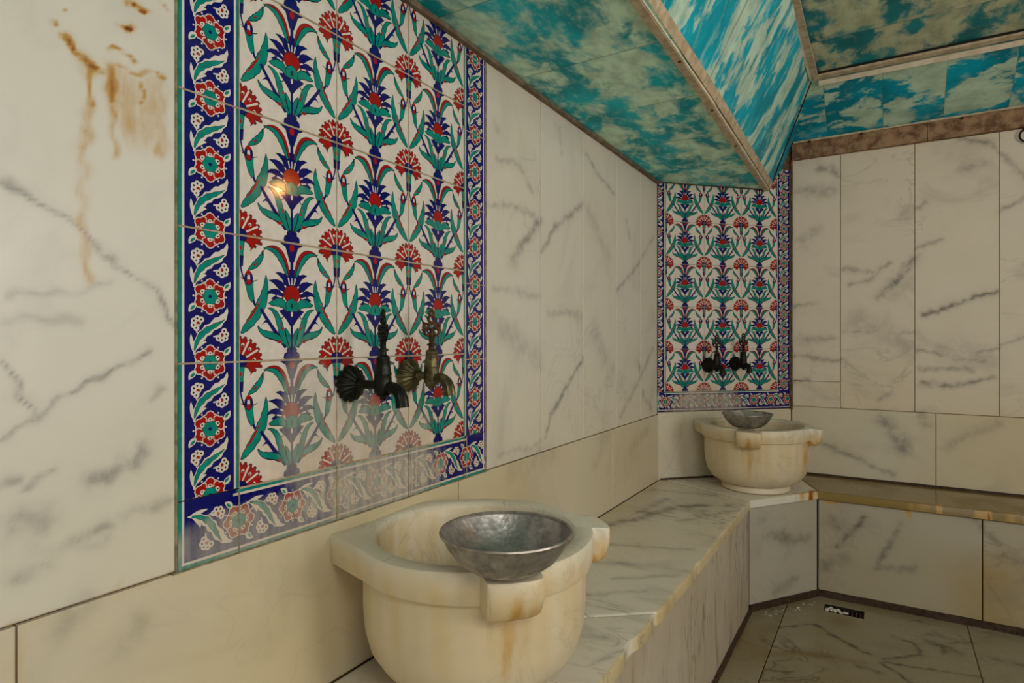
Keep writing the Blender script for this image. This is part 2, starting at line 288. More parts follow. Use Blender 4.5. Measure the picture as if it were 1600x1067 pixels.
R_LEFT=[((s_*.45 if p_[0][1]<-.25 else s_),w_,p_) for s_,w_,p_ in R_LEFT]
D_LEFT=[((s_ if i==0 else .62),w_,p_) for i,(s_,w_,p_) in enumerate(D_LEFT)]
V_RIGHT=[(s_*1.12,w_*.85,p_) for s_,w_,p_ in V_RIGHT]
def warp(a,b,k=1.0):
    return (.004*np.sin(a*61+b*23)+.0025*np.sin(b*137+a*31+1.3)+.0015*np.sin(a*211-b*173))*k, (.004*np.sin(b*57-a*29+.7)+.0025*np.sin(a*151+b*47)+.0015*np.sin(b*233+a*97))*k
def strength(A,B,lines,kind='gauss'):
    out=np.zeros_like(A); wa,wb=warp(A,B); a=A+wa; b=B+wb
    for s,w,pts in lines:
        d=np.full_like(a,9.0)
        for (x0,y0),(x1,y1) in zip(pts[:-1],pts[1:]):
            dx,dy=x1-x0,y1-y0; L=dx*dx+dy*dy+1e-12
            t=np.clip(((a-x0)*dx+(b-y0)*dy)/L,0,1); d=np.minimum(d,np.hypot(a-x0-t*dx,b-y0-t*dy))
        w=max(w,.0016); out=np.maximum(out,s*(.85*np.exp(-(d/w)**2)+.15*np.exp(-(d/(3*w))**2)))
    return out
def slab(mb, P, U, V, u0,u1,v0,v1, depth=.012, res=.006, mat=0, veins=(), rust=(), dark=(), cream=None, gap=.0012, bev=.002, rnd=None, key=None):
    """one marble slab: a fine grid face with a small bevel and skirt.  P+U*u+V*v, outward N=UxV"""
    P,U,V=np.array(P,float),np.array(U,float),np.array(V,float); Nn=np.cross(U,V)
    u0+=gap;u1-=gap;v0+=gap;v1-=gap
    us=np.concatenate([[u0,u0],np.linspace(u0+bev,u1-bev,max(2,int((u1-u0)/res))),[u1,u1]])
    vs=np.concatenate([[v0,v0],np.linspace(v0+bev,v1-bev,max(2,int((v1-v0)/res))),[v1,v1]])
    A,B=np.meshgrid(us,vs,indexing='ij'); H=np.zeros_like(A)
    for e in (0,-1): H[e,:]=-depth; H[:,e]=-depth
    for e in (1,-2):
        H[e,1:-1]=np.minimum(H[e,1:-1],-bev*.6); H[1:-1,e]=np.minimum(H[1:-1,e],-bev*.6)
    pts=P+A[...,None]*U+B[...,None]*V+H[...,None]*Nn
    ka,kb=(A,B) if key is None else key(pts)
    c=np.zeros(A.shape+(4,))
    if len(veins): c[...,0]=strength(ka,kb,veins)
    if len(rust): c[...,1]=strength(ka,kb,rust)
    if len(dark): c[...,1]=np.maximum(c[...,1],2*strength(ka,kb,dark))
    if cream is not None: c[...,2]=cream(ka,kb)
    c[...,3]=random.random() if rnd is None else rnd
    n,m=A.shape; ii,jj=np.meshgrid(np.arange(n-1),np.arange(m-1),indexing='ij'); q=(ii*m+jj).ravel()
    F=np.stack([q,q+m,q+m+1,q+1],1)
    mb.add(pts.reshape(-1,3),F.tolist(),mat,c.reshape(-1,4))

# ================================================================== ROOM
YB=-1.3; XR=2.8; FLOOR=-1.065; CEIL=1.10
PY0,PY1=.495,1.284                       # tall tile panel on the left wall
def soff(y): return .7385-.0133*y        # height of the low soffit
ex,ey,ez=(1,0,0),(0,1,0),(0,0,1)
clampf=lambda v:np.clip(v,0,1)

# left wall (x = 0): tall slabs over a lower course
w=MB()
w.box((-.12,YB,FLOOR),(-.004,PY0-.002,1.2),1); w.box((-.12,PY1+.006,FLOOR),(-.004,2.70,1.2),1); w.box((-.12,PY0-.002,FLOOR),(-.006,PY1+.006,1.2),1)
yell=lambda y,z: clampf(.15+.9*np.clip((-.05-z)/.5,0,1)*np.clip((y-.2)/.3,.25,1))
for a,b in ((-1.3,-.62),(-.62,.06),(.06,PY0-.002)):
    slab(w,(0,0,0),ey,ez,a,b,-.336,1.0,res=.0045 if b>.3 else .03,veins=V_LEFT if b>.3 else (),rust=R_LEFT if b>.3 else (),dark=D_LEFT if b>.3 else (),cream=yell)
for a,b in ((PY1+.008,1.581),(1.581,1.876),(1.876,2.173),(2.173,2.44),(2.44,2.657)):
    slab(w,(0,0,0),ey,ez,a,b,-.336,soff(b)+.03,res=.007,veins=V_LEFT,cream=lambda y,z:clampf(.2+.5*np.clip((-.0-z)/.4,0,1)))
for a,b in ((-1.3,-.5),(-.5,.303),(.303,1.17),(1.17,2.123),(2.123,2.657)):
    slab(w,(.004,0,0),ey,ez,a,b,FLOOR if b<.31 else -.632,-.336,res=.008 if b>.3 else .03,mat=2,veins=V_LEFT,rust=R_LEFT,cream=lambda y,z:clampf(.45+.5*np.clip((y-.35)/.3,0,1)*np.clip((1.9-y)/.5,0,1)))
struct(w.build('wall_left',[MAR_L,SEAM,MAR_M]),'cream marble slab wall on the left with rust runs and grey veins','wall')

# right wall (y = 3.148)
w=MB(); w.box((.46,3.152,FLOOR),(XR+.1,3.27,1.2),1)
R0=.491; nx=(-1,0,0)
for a,b in ((R0,.694),(.694,.977),(.977,1.264),(1.264,1.56),(1.56,1.86),(1.86,2.2),(2.2,XR)):
    if a==R0:
        slab(w,(0,3.148,0),ex,ez,a,b,-.196,.845,res=.008,veins=V_RIGHT); slab(w,(0,3.148,0),ex,ez,a,b,-.315,-.196,res=.008,veins=V_RIGHT,cream=lambda x,z:.3+0*x,gap=.0006)
    else: slab(w,(0,3.148,0),ex,ez,a,b,-.315,.845,res=.008 if b<1.6 else .04,veins=V_RIGHT if b<1.6 else (),cream=lambda x,z:clampf(.1+.5*np.clip((-.05-z)/.3,0,1)))
for a,b in ((R0,1.052),(1.052,1.62),(1.62,2.2),(2.2,XR)):
    slab(w,(0,3.145,0),ex,ez,a,b,-.632,-.315,res=.008 if b<1.7 else .04,mat=2,veins=V_RIGHT,cream=lambda x,z:clampf(.3+.5*np.clip((x-.9)/.4,0,1)))
struct(w.build('wall_right',[MAR_R,SEAM,MAR_M]),'marble slab wall on the right under the wooden beam','wall')

# corner wall at 45 degrees: marble course under the small tile panel
S2=math.sqrt(.5); DU=(S2,S2,0); DN=Vector((S2,-S2,0)); D0=(0,2.657,0); DL=.491/S2
def diag(u,z,h=0.0): return (D0[0]+S2*u+S2*h, D0[1]+S2*u-S2*h, z)
w=MB()
w.add([diag(-.08,FLOOR,-.006),diag(DL+.08,FLOOR,-.006),diag(DL+.08,1.15,-.006),diag(-.08,1.15,-.006),diag(-.08,FLOOR,-.1),diag(DL+.08,FLOOR,-.1),diag(DL+.08,1.15,-.1),diag(-.08,1.15,-.1)],
      [(0,1,2,3),(7,6,5,4),(0,4,5,1),(1,5,6,2),(2,6,7,3),(3,7,4,0)],1)
slab(w,D0,DU,ez,.002,DL-.002,-.632,-.327,res=.01,mat=0,cream=lambda u,z:.2+0*u)
struct(w.build('wall_corner',[MAR_M,SEAM]),'angled corner wall between the two long walls','wall')

# walls behind the camera
w=MB(); w.box((XR,YB,FLOOR),(XR+.1,3.27,1.2),1)
for a,b in ((-1.3,-.5),(-.5,.4),(.4,1.3),(1.3,2.2),(2.2,3.14)): slab(w,(XR-.006,0,0),(0,-1,0),ez,-b,-a,FLOOR,1.1,res=.2)
struct(w.build('wall_opposite',[MAR_L,SEAM]),'marble wall opposite the tall tile panel','wall')
w=MB()
for lo,hi in (((-.1,YB-.1,FLOOR),(1.15,YB,1.2)),((2.25,YB-.1,FLOOR),(XR+.1,YB,1.2)),((1.15,YB-.1,.95),(2.25,YB,1.2))): w.box(lo,hi,0,[(0,0,.2,.3)]*8)
struct(w.build('wall_behind',[MAR_L]),'marble wall with a doorway behind the viewer','wall')

# floor: marble flags with an opening for the drain
DX0,DX1,DY0,DY1=.662,.80,2.672,2.752
w=MB(); w.box((-.1,YB-.1,FLOOR-.25),(XR+.1,3.27,FLOOR-.13),1)
V_FLOOR=[(s_*1.3,max(w_,.0035),p_) for s_,w_,p_ in V_FLOOR]
fl=dict(veins=V_FLOOR,gap=.0015)
def flag(a,b,c,d,res=.006,**k):
    kk=dict(fl); kk.update(k)
    if .5<a<1.1: kk['gap']=0.0; kk['bev']=.0004
    if b<.3 or a>2.0 or d<1.2: kk['veins']=(); res=.05
    slab(w,(0,0,FLOOR),ex,ey,a,b,c,d,depth=.13,res=res,cream=lambda x,y:clampf(.2+.8*np.exp(-((x-.73)/.045)**2-((y-2.61)/.05)**2)+strength(x,y,R_FLOOR)*1.2),**kk)
for a,b in ((-.02,.534),(.536,DX0),(DX1,1.127),(1.128,1.75),(1.75,XR)):
    for c,d in ((YB-.1,-.3),(-.3,.9),(.9,2.0),(2.0,2.86)): flag(a,b,c,d,rnd=(.31 if d>2 else .5) if (.5<a<.9) else None)
for c,d in ((YB-.1,-.3),(-.3,.9),(.9,2.0),(2.0,DY0),(DY1,2.86)): flag(DX0,DX1,c,d,rnd=.31)
struct(w.build('floor',[MAR_F,GRIME]),'wet cracked marble floor','floor')

# ceiling: low soffit, sloping coves and the flat middle, all papered with a printed cloudy sky
TX,TY,TZ=.405,3.060,.700                       # where the soffit edge meets the corner wall
def sedge(y): return .462-.0179*y if y>1 else .446
HX,HY_,=.598,2.838                             # hip top
w=MB()
ys=np.linspace(YB,2.657,24)
for a,b in zip(ys[:-1],ys[1:]):
    w.add([(0,a,soff(a)),(0,b,soff(b)),(sedge(b),b,soff(b)),(sedge(a),a,soff(a))],[(0,1,2,3)],0,uvs=[(a,0),(b,0),(b,sedge(b)),(a,sedge(a))])
w.add([(0,2.657,soff(2.657)),(TX,TY,TZ),(sedge(2.657),2.657,soff(2.657))],[(0,1,2)],0,uvs=[(2.657,0),(TY,TX),(2.657,sedge(2.657))])
o=w.build('ceiling_soffit',[P_SOFFIT],fix=False); struct(o,'low soffit papered with a cloudy sky over the left wall','ceiling')
w=MB(); Lc=math.hypot(.16,.39)
w.add([(sedge(YB),YB,soff(YB)),(TX,TY,TZ),(HX,HY_,CEIL),(.622,2.16,CEIL),(.625,YB,CEIL)],[(0,1,2,3,4)],0,uvs=[(YB,0),(TY,0),(HY_,Lc),(2.16,Lc),(YB,Lc)])
struct(w.build('ceiling_cove_left',[P_COVE],fix=False),'steep cove of sky paper rising from the soffit edge','ceiling')
w=MB(); BX,BY,BZ=.497,3.126,.925
w.add([(TX+.004,TY+.003,TZ+.012),(.450,3.104,.80),(.476,3.122,.872),(BX,BY,BZ),(HX,HY_,CEIL)],[(4,0,1),(4,1,2),(4,2,3)],0,uvs=[(.30,-.2),(.36,-.1),(.43,-.03),(BX,0),(HX,.34)])
w.add([(BX,BY,BZ),(XR,3.13,.94),(XR,2.80,CEIL),(HX,HY_,CEIL)],[(0,1,2,3)],0,uvs=[(BX,0),(XR,0),(XR,.34),(HX,.34)])
struct(w.build('ceiling_cove_right',[P_STRIP],fix=False),'sloping strip of sky paper above the wooden beam','ceiling')
w=MB()
w.add([(.59,YB-.1,CEIL),(.59,HY_+.01,CEIL),(XR,2.81,CEIL),(XR,YB-.1,CEIL)],[(0,1,2,3)],0,uvs=[(HY_-YB,0),(0,0),(0,XR),(HY_-YB,XR)])
w.box((-.12,YB-.1,1.2),(XR+.1,3.27,1.3),1)
struct(w.build('ceiling',[P_CEIL,BLACKGAP],fix=False),'flat middle of the ceiling in dim sky paper','ceiling')

# wooden strips
w=MB()
for a,b in ((YB,1.9),(1.9,TY-.005)):
    xa,xb=sedge(a),(TX if b>3 else sedge(b)); za,zb=soff(a)-.001,(TZ if b>3 else soff(b))-.001
    w.bar((xa-.026,a,za),(xb-.022,b,zb),(.021,0,0),(0,0,-.006),0,14,.0008)
    w.bar((xa-.004,a,za-.004),(xb-.002,b,zb-.004),(.004,0,0),(0,0,.008),1,8,.0004)
    w.bar((xa+.001,a,za+.006),(xb+.001,b,zb+.006),(.011,0,.026),(.005,0,-.002),0,14,.0008)
for y in (1.55,1.92,2.3): w.revolve([(.0045,0),(.004,.0025),(0,.003)],10,2,Matrix.Translation((sedge(y)-.012,y,soff(y)-.007))@Matrix.Rotation(PI,4,'X'))
struct(w.build('trim_1',[WOODL,WHITE,NAILM]),'pair of wooden strips along the soffit edge','trim')
w=MB(); w.bar((.002,YB,soff(YB)-.001),(.002,2.65,soff(2.65)-.001),(.013,0,0),(0,0,-.011),0,24,.0008)
w.bar((.002,2.657,soff(2.657)-.004),(TX,TY-.003,TZ-.004),(.004,-.004,0),(0,0,.006),1,6,.0005)
struct(w.build('trim_2',[WOODG,GRIME]),'thin weathered strip between left wall and soffit','trim')
w=MB(); w.bar((.622,YB,CEIL-.002),(.602,2.83,CEIL-.002),(.030,0,0),(0,0,-.012),0,20,.0008); w.bar((.618,YB,CEIL-.016),(.598,2.826,CEIL-.016),(.010,0,0),(-.003,0,.012),1,12,.0005)
struct(w.build('trim_3',[WOODL,WHITE]),'pale strip along the top of the left cove','trim')
w=MB(); w.bar((.612,2.800,CEIL-.003),(XR,2.775,CEIL-.003),(0,.026,-.004),(0,0,-.012),0,20,.0008)
w.bar((.632,2.832,CEIL-.020),(XR,2.806,CEIL-.020),(0,.022,-.012),(0,-.008,-.006),1,16,.0006)
w.bar((.612,2.790,CEIL-.001),(XR,2.765,CEIL-.001),(0,.008,0),(0,0,-.006),2,1)
struct(w.build('trim_4',[WOODL,WHITE,BLACKGAP]),'white painted strip along the top of the right cove','trim')
w=MB()
w.bar((R0+.004,3.128,.842),(1.02,3.126,.845),(0,.022,0),(0,0,.075),0,18,.0012)
w.bar((1.022,3.127,.845),(XR,3.126,.852),(0,.022,0),(0,0,.077),0,24,.0012)
w.bar((R0+.01,3.118,.917),(XR,3.116,.930),(0,.03,0),(0,0,.008),1,24,.001)
for x in (.57,.78,1.14): w.revolve([(.006,0),(.005,.003),(0,.004)],10,2,Matrix.Translation((x,3.118,.915))@Matrix.Rotation(PI/2,4,'X'))
struct(w.build('trim_5',[WOOD,WOODL,NAILM]),'stained brown wooden beam on top of the right marble wall','trim')
w=MB(); w.bar((TX+.006,TY-.002,TZ+.02),(HX+.003,HY_-.004,CEIL-.02),(.004,.002,0),(.002,-.004,.0),0,6,.0004)
w.bar((R0-.004,3.135,-.33),(R0-.004,3.135,.845),(.006,.005,0),(.004,-.004,0),1,14,.0008)
struct(w.build('trim_6',[BLACKGAP,SEAM]),'dark gap line down the ceiling hip and tile edge','trim')

# ------------------------------------------------------------------ benches
BT=-.63
def slabq(mb, q, mat=0, depth=.03, res=.008, bev=.006, veins=(), rust=(), cream=None, rnd=None, chip=None, key=(0,1)):
    """a slab over any flat quad q (corners u0v0,u1v0,u1v1,u0v1); chip(t) eats into the u1 edge"""
    q=[np.array(p,float) for p in q]; L=max(np.linalg.norm(q[1]-q[0]),np.linalg.norm(q[2]-q[3])); M=max(np.linalg.norm(q[3]-q[0]),np.linalg.norm(q[2]-q[1]))
    Nn=np.cross(q[1]-q[0],q[3]-q[0]); Nn/=np.linalg.norm(Nn)
    def ring(n,b): return np.concatenate([[0,0,b*.3],np.linspace(b,1-b,n),[1-b*.3,1,1]])
    us=ring(max(3,int(L/res)),bev/L); vs=ring(max(3,int(M/res)),bev/M)
    A,B=np.meshgrid(us,vs,indexing='ij'); H=np.zeros_like(A)
    def low(idx,h):
        H[idx,:]=np.minimum(H[idx,:],h); H[:,idx]=np.minimum(H[:,idx],h)
    for e in (2,-3): low(e,-bev*.3)
    for e in (1,-2): low(e,-bev)
    for e in (0,-1): low(e,-depth)
    P=(1-A)[...,None]*((1-B)[...,None]*q[0]+B[...,None]*q[3])+A[...,None]*((1-B)[...,None]*q[1]+B[...,None]*q[2])+H[...,None]*Nn
    if chip is not None:
        c=chip(P[-1,:,0],P[-1,:,1]); d=(q[1]-q[0])/np.linalg.norm(q[1]-q[0])
        for e,k in ((-1,1.0),(-2,1.0),(-3,.9),(-4,.55)): P[e]-=(c*k)[:,None]*d
        P[-3,:,2]-=c*.35; P[-4,:,2]-=c*.15
    C=np.zeros(A.shape+(4,)); ka,kb=P[...,key[0]],P[...,key[1]]
    if len(veins): C[...,0]=strength(ka,kb,veins)
    if len(rust): C[...,1]=strength(ka,kb,rust)
    if cream is not None: C[...,2]=cream(ka,kb)
    C[...,3]=random.random() if rnd is None else rnd
    n,m=A.shape; ii,jj=np.meshgrid(np.arange(n-1),np.arange(m-1),indexing='ij'); k=(ii*m+jj).ravel()
    mb.add(P.reshape(-1,3),np.stack([k,k+m,k+m+1,k+1],1).tolist(),mat,C.reshape(-1,4),True)
def chipf(x,y):
    c=.0006*(1+np.sin(y*17+1)*np.sin(y*5.3))+.0006*np.sin(y*37+2)
    c+=.010*np.exp(-((y-1.205)/.035)**2)+.007*np.exp(-((y-1.36)/.02)**2)+.004*np.exp(-((y-1.72)/.015)**2)
    return np.clip(c,0,.02)
bench=thing('marble_bench','long white-veined marble bench running along the left wall beneath the near basin','bench',(.21,1.2,FLOOR))
m=MB(); xb=.428
slabq(m,[(.006,YB+.01,BT),(xb-.001,YB+.01,BT),(xb-.001,1.371,BT),(.006,1.03,BT)],res=.009,veins=V_BTOP,chip=chipf,cream=lambda x,y:clampf(.15+.95*np.clip((x-xb+.012)/.01,0,1)),rnd=.62)
slabq(m,[(.006,1.031,BT+.0006),(xb,1.372,BT+.002),(xb-.006,2.505,BT+.0006),(.006,2.692,BT+.0006)],res=.008,veins=V_BTOP,chip=chipf,cream=lambda x,y:clampf(.2+.4*np.exp(-((x-.03)/.06)**2)+.95*np.clip((x-xb+.012)/.01,0,1)),rnd=.18)
m.build('seat_slab',[MAR_B],bench)
m=MB(); m.box((.30,YB+.01,FLOOR+.002),(.398,2.49,BT-.033),1)
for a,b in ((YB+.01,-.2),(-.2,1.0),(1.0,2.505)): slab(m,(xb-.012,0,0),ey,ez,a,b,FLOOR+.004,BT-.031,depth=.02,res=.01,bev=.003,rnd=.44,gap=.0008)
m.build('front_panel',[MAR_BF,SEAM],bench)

bench2=thing('marble_bench','low marble bench with rusty front lip along the right wall and across the corner','bench',(1.2,2.98,FLOOR))
m=MB()
BR=[(1.3,.010,[(.604,2.776),(.620,2.802)]),(.5,.008,[(.56,2.72),(.60,2.78)]),(1.35,.008,[(1.165,2.806),(1.192,2.806)]),(1.3,.004,[(1.04,2.806),(1.045,2.806)]),(.3,.008,[(1.25,2.806),(1.40,2.806)]),(.25,.006,[(.95,2.806),(1.02,2.806)])]
slabq(m,[(.006,2.695,BT),(.420,2.508,BT),(.632,2.806,BT),(.492,3.142,BT)],res=.009,veins=V_BTOP,rust=BR,rnd=.85,mat=1,bev=.005)
slabq(m,[(.6325,2.806,BT),(XR-.01,2.806,BT),(XR-.01,3.142,BT),(.4935,3.142,BT)],res=.012,rust=[(s_*.9,w_*.7,p_) for s_,w_,p_ in BR],rnd=.12,bev=.005,cream=lambda x,y:clampf(.5+.5*np.clip((x-.7)/.5,0,1)))
m.build('seat_slab',[MAR_RB,MAR_B],bench2)
m=MB(); m.box((.66,2.85,FLOOR+.002),(XR-.01,3.14,BT-.033),1)
FR_=[(.8,.008,[(.66,-.672),(.70,-.673)]),(.6,.003,[(.66,-.68),(.655,-.69)]),(.7,.004,[(.945,-.672),(.946,-.69)]),(.5,.004,[(.938,-.675),(.95,-.675)])]
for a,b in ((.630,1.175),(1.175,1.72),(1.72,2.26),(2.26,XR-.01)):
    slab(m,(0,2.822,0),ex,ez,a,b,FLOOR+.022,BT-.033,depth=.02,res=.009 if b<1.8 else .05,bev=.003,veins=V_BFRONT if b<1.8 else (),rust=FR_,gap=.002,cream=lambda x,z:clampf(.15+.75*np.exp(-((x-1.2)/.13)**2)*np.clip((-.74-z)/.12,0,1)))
E0=np.array([.414,2.512,0.]); E1=np.array([.630,2.822,0.]); EL=np.linalg.norm(E1-E0); EU=(E1-E0)/EL
m.add([tuple(E0+EU*t+np.array([-EU[1],EU[0],0])*h+np.array([0,0,z])) for t,h,z in ((-.01,.014,FLOOR+.002),(EL+.02,.014,FLOOR+.002),(EL+.02,.014,BT-.034),(-.01,.014,BT-.034),(-.01,.05,FLOOR+.002),(EL+.02,.05,FLOOR+.002),(EL+.02,.05,BT-.034),(-.01,.05,BT-.034))],[(0,1,2,3),(7,6,5,4),(0,4,5,1),(1,5,6,2),(2,6,7,3),(3,7,4,0)],1)
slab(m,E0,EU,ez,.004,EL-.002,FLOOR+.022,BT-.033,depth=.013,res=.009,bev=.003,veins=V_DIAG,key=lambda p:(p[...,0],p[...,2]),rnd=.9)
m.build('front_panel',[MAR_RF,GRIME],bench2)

w=MB()
w.bar((.632,2.824,FLOOR),(XR-.01,2.824,FLOOR),(0,-.010,0),(0,0,.026),0,60,.0018)
q=E0+np.array([EU[1],-EU[0],0])*.010; q2=E1+np.array([EU[1],-EU[0],0])*.010
w.bar((q[0],q[1],FLOOR),(q2[0],q2[1],FLOOR),(-EU[1]*.012,EU[0]*.012,0),(0,0,.024),0,24,.0015)
w.bar((xb-.012,YB+.01,FLOOR),(xb-.012,2.50,FLOOR),(.012,0,0),(0,0,.013),0,60,.0015)
struct(w.build('baseboard_bench',[GRIME]),'dark grimy strip where bench fronts meet the floor','baseboard')
w=MB()
w.bar((.494,3.142,BT-.002),(XR-.01,3.142,BT-.002),(0,-.006,0),(0,0,.011),0,60,.0012)
w.bar((.008,2.668,BT-.002),(.494,3.146,BT-.002),(.005,-.005,0),(0,0,.009),0,30,.001)
struct(w.build('trim_7',[GRIME]),'black mouldy joint between bench seat and wall','trim')

# ------------------------------------------------------------------ painted tiles
class Ink:
    """draws flat coloured shapes in panel coordinates; every new shape lies a hair above the one before"""
    def __init__(s): s.items=[]
    def poly(s,pts,col,outline=0.0):
        if outline: s.items.append((Ink.grow(pts,outline),INK))
        s.items.append((pts,col))
    @staticmethod
    def grow(pts,d):
        n=len(pts); A=sum(pts[i][0]*pts[(i+1)%n][1]-pts[(i+1)%n][0]*pts[i][1] for i in range(n)); sg=1 if A>0 else -1; o=[]
        for i in range(n):
            a,b,c=pts[i-1],pts[i],pts[(i+1)%n]
            n1=(b[1]-a[1],a[0]-b[0]); n2=(c[1]-b[1],b[0]-c[0]); l1=math.hypot(*n1) or 1e-9; l2=math.hypot(*n2) or 1e-9
            nx_,ny_=n1[0]/l1+n2[0]/l2,n1[1]/l1+n2[1]/l2; l=math.hypot(nx_,ny_)
            if l<.35: nx_,ny_=n1[0]/l1,n1[1]/l1; l=1
            o.append((b[0]+sg*d*nx_/l,b[1]+sg*d*ny_/l))
        return o
    @staticmethod
    def bez(p,n=12):
        o=[]
        for i in range(n+1):
            t=i/n; q=[tuple(x) for x in p]
            while len(q)>1: q=[((1-t)*a[0]+t*b[0],(1-t)*a[1]+t*b[1]) for a,b in zip(q[:-1],q[1:])]
            o.append(q[0])
        return o
    @staticmethod
    def leafpts(ctrl,wl,wr=None,n=14,peak=.42,serr=0.0,base=.15,nser=5):
        wr=wl if wr is None else wr; c=Ink.bez(ctrl,n); L=[];R=[]
        for i,(x,y) in enumerate(c):
            t=i/n; a=c[max(0,i-1)]; b=c[min(n,i+1)]; dx,dy=b[0]-a[0],b[1]-a[1]; l=math.hypot(dx,dy) or 1
            k=(base+(1-base)*math.sin(PI/2*min(1,t/peak))) if t<peak else math.cos(PI/2*(t-peak)/(1-peak))**.8
            sw=1+serr*(((t*nser)%1.0)-.5)*(1 if .1<t<.9 else 0)
            L.append((x-dy/l*wl*k*sw,y+dx/l*wl*k*sw)); R.append((x+dy/l*wr*k*sw,y-dx/l*wr*k*sw))
        return L+R[::-1]
    def leaf(s,ctrl,wl,col,wr=None,outline=0.0,**k): s.poly(Ink.leafpts(ctrl,wl,wr,**k),col,outline)
    def stroke(s,ctrl,w,col,w2=None,n=8):
        c=Ink.bez(ctrl,n); w2=w if w2 is None else w2; L=[];R=[]
        for i,(x,y) in enumerate(c):
            a=c[max(0,i-1)]; b=c[min(n,i+1)]; dx,dy=b[0]-a[0],b[1]-a[1]; l=math.hypot(dx,dy) or 1; h=(w+(w2-w)*i/n)/2
            L.append((x-dy/l*h,y+dx/l*h)); R.append((x+dy/l*h,y-dx/l*h))
        s.poly(L+R[::-1],col)
    def ell(s,c,rx,ry,col,n=14,outline=0.0,rot=0.0):
        cr,sr=math.cos(rot),math.sin(rot)
        s.poly([(c[0]+rx*math.cos(2*PI*i/n)*cr-ry*math.sin(2*PI*i/n)*sr,c[1]+rx*math.cos(2*PI*i/n)*sr+ry*math.sin(2*PI*i/n)*cr) for i in range(n)],col,outline)

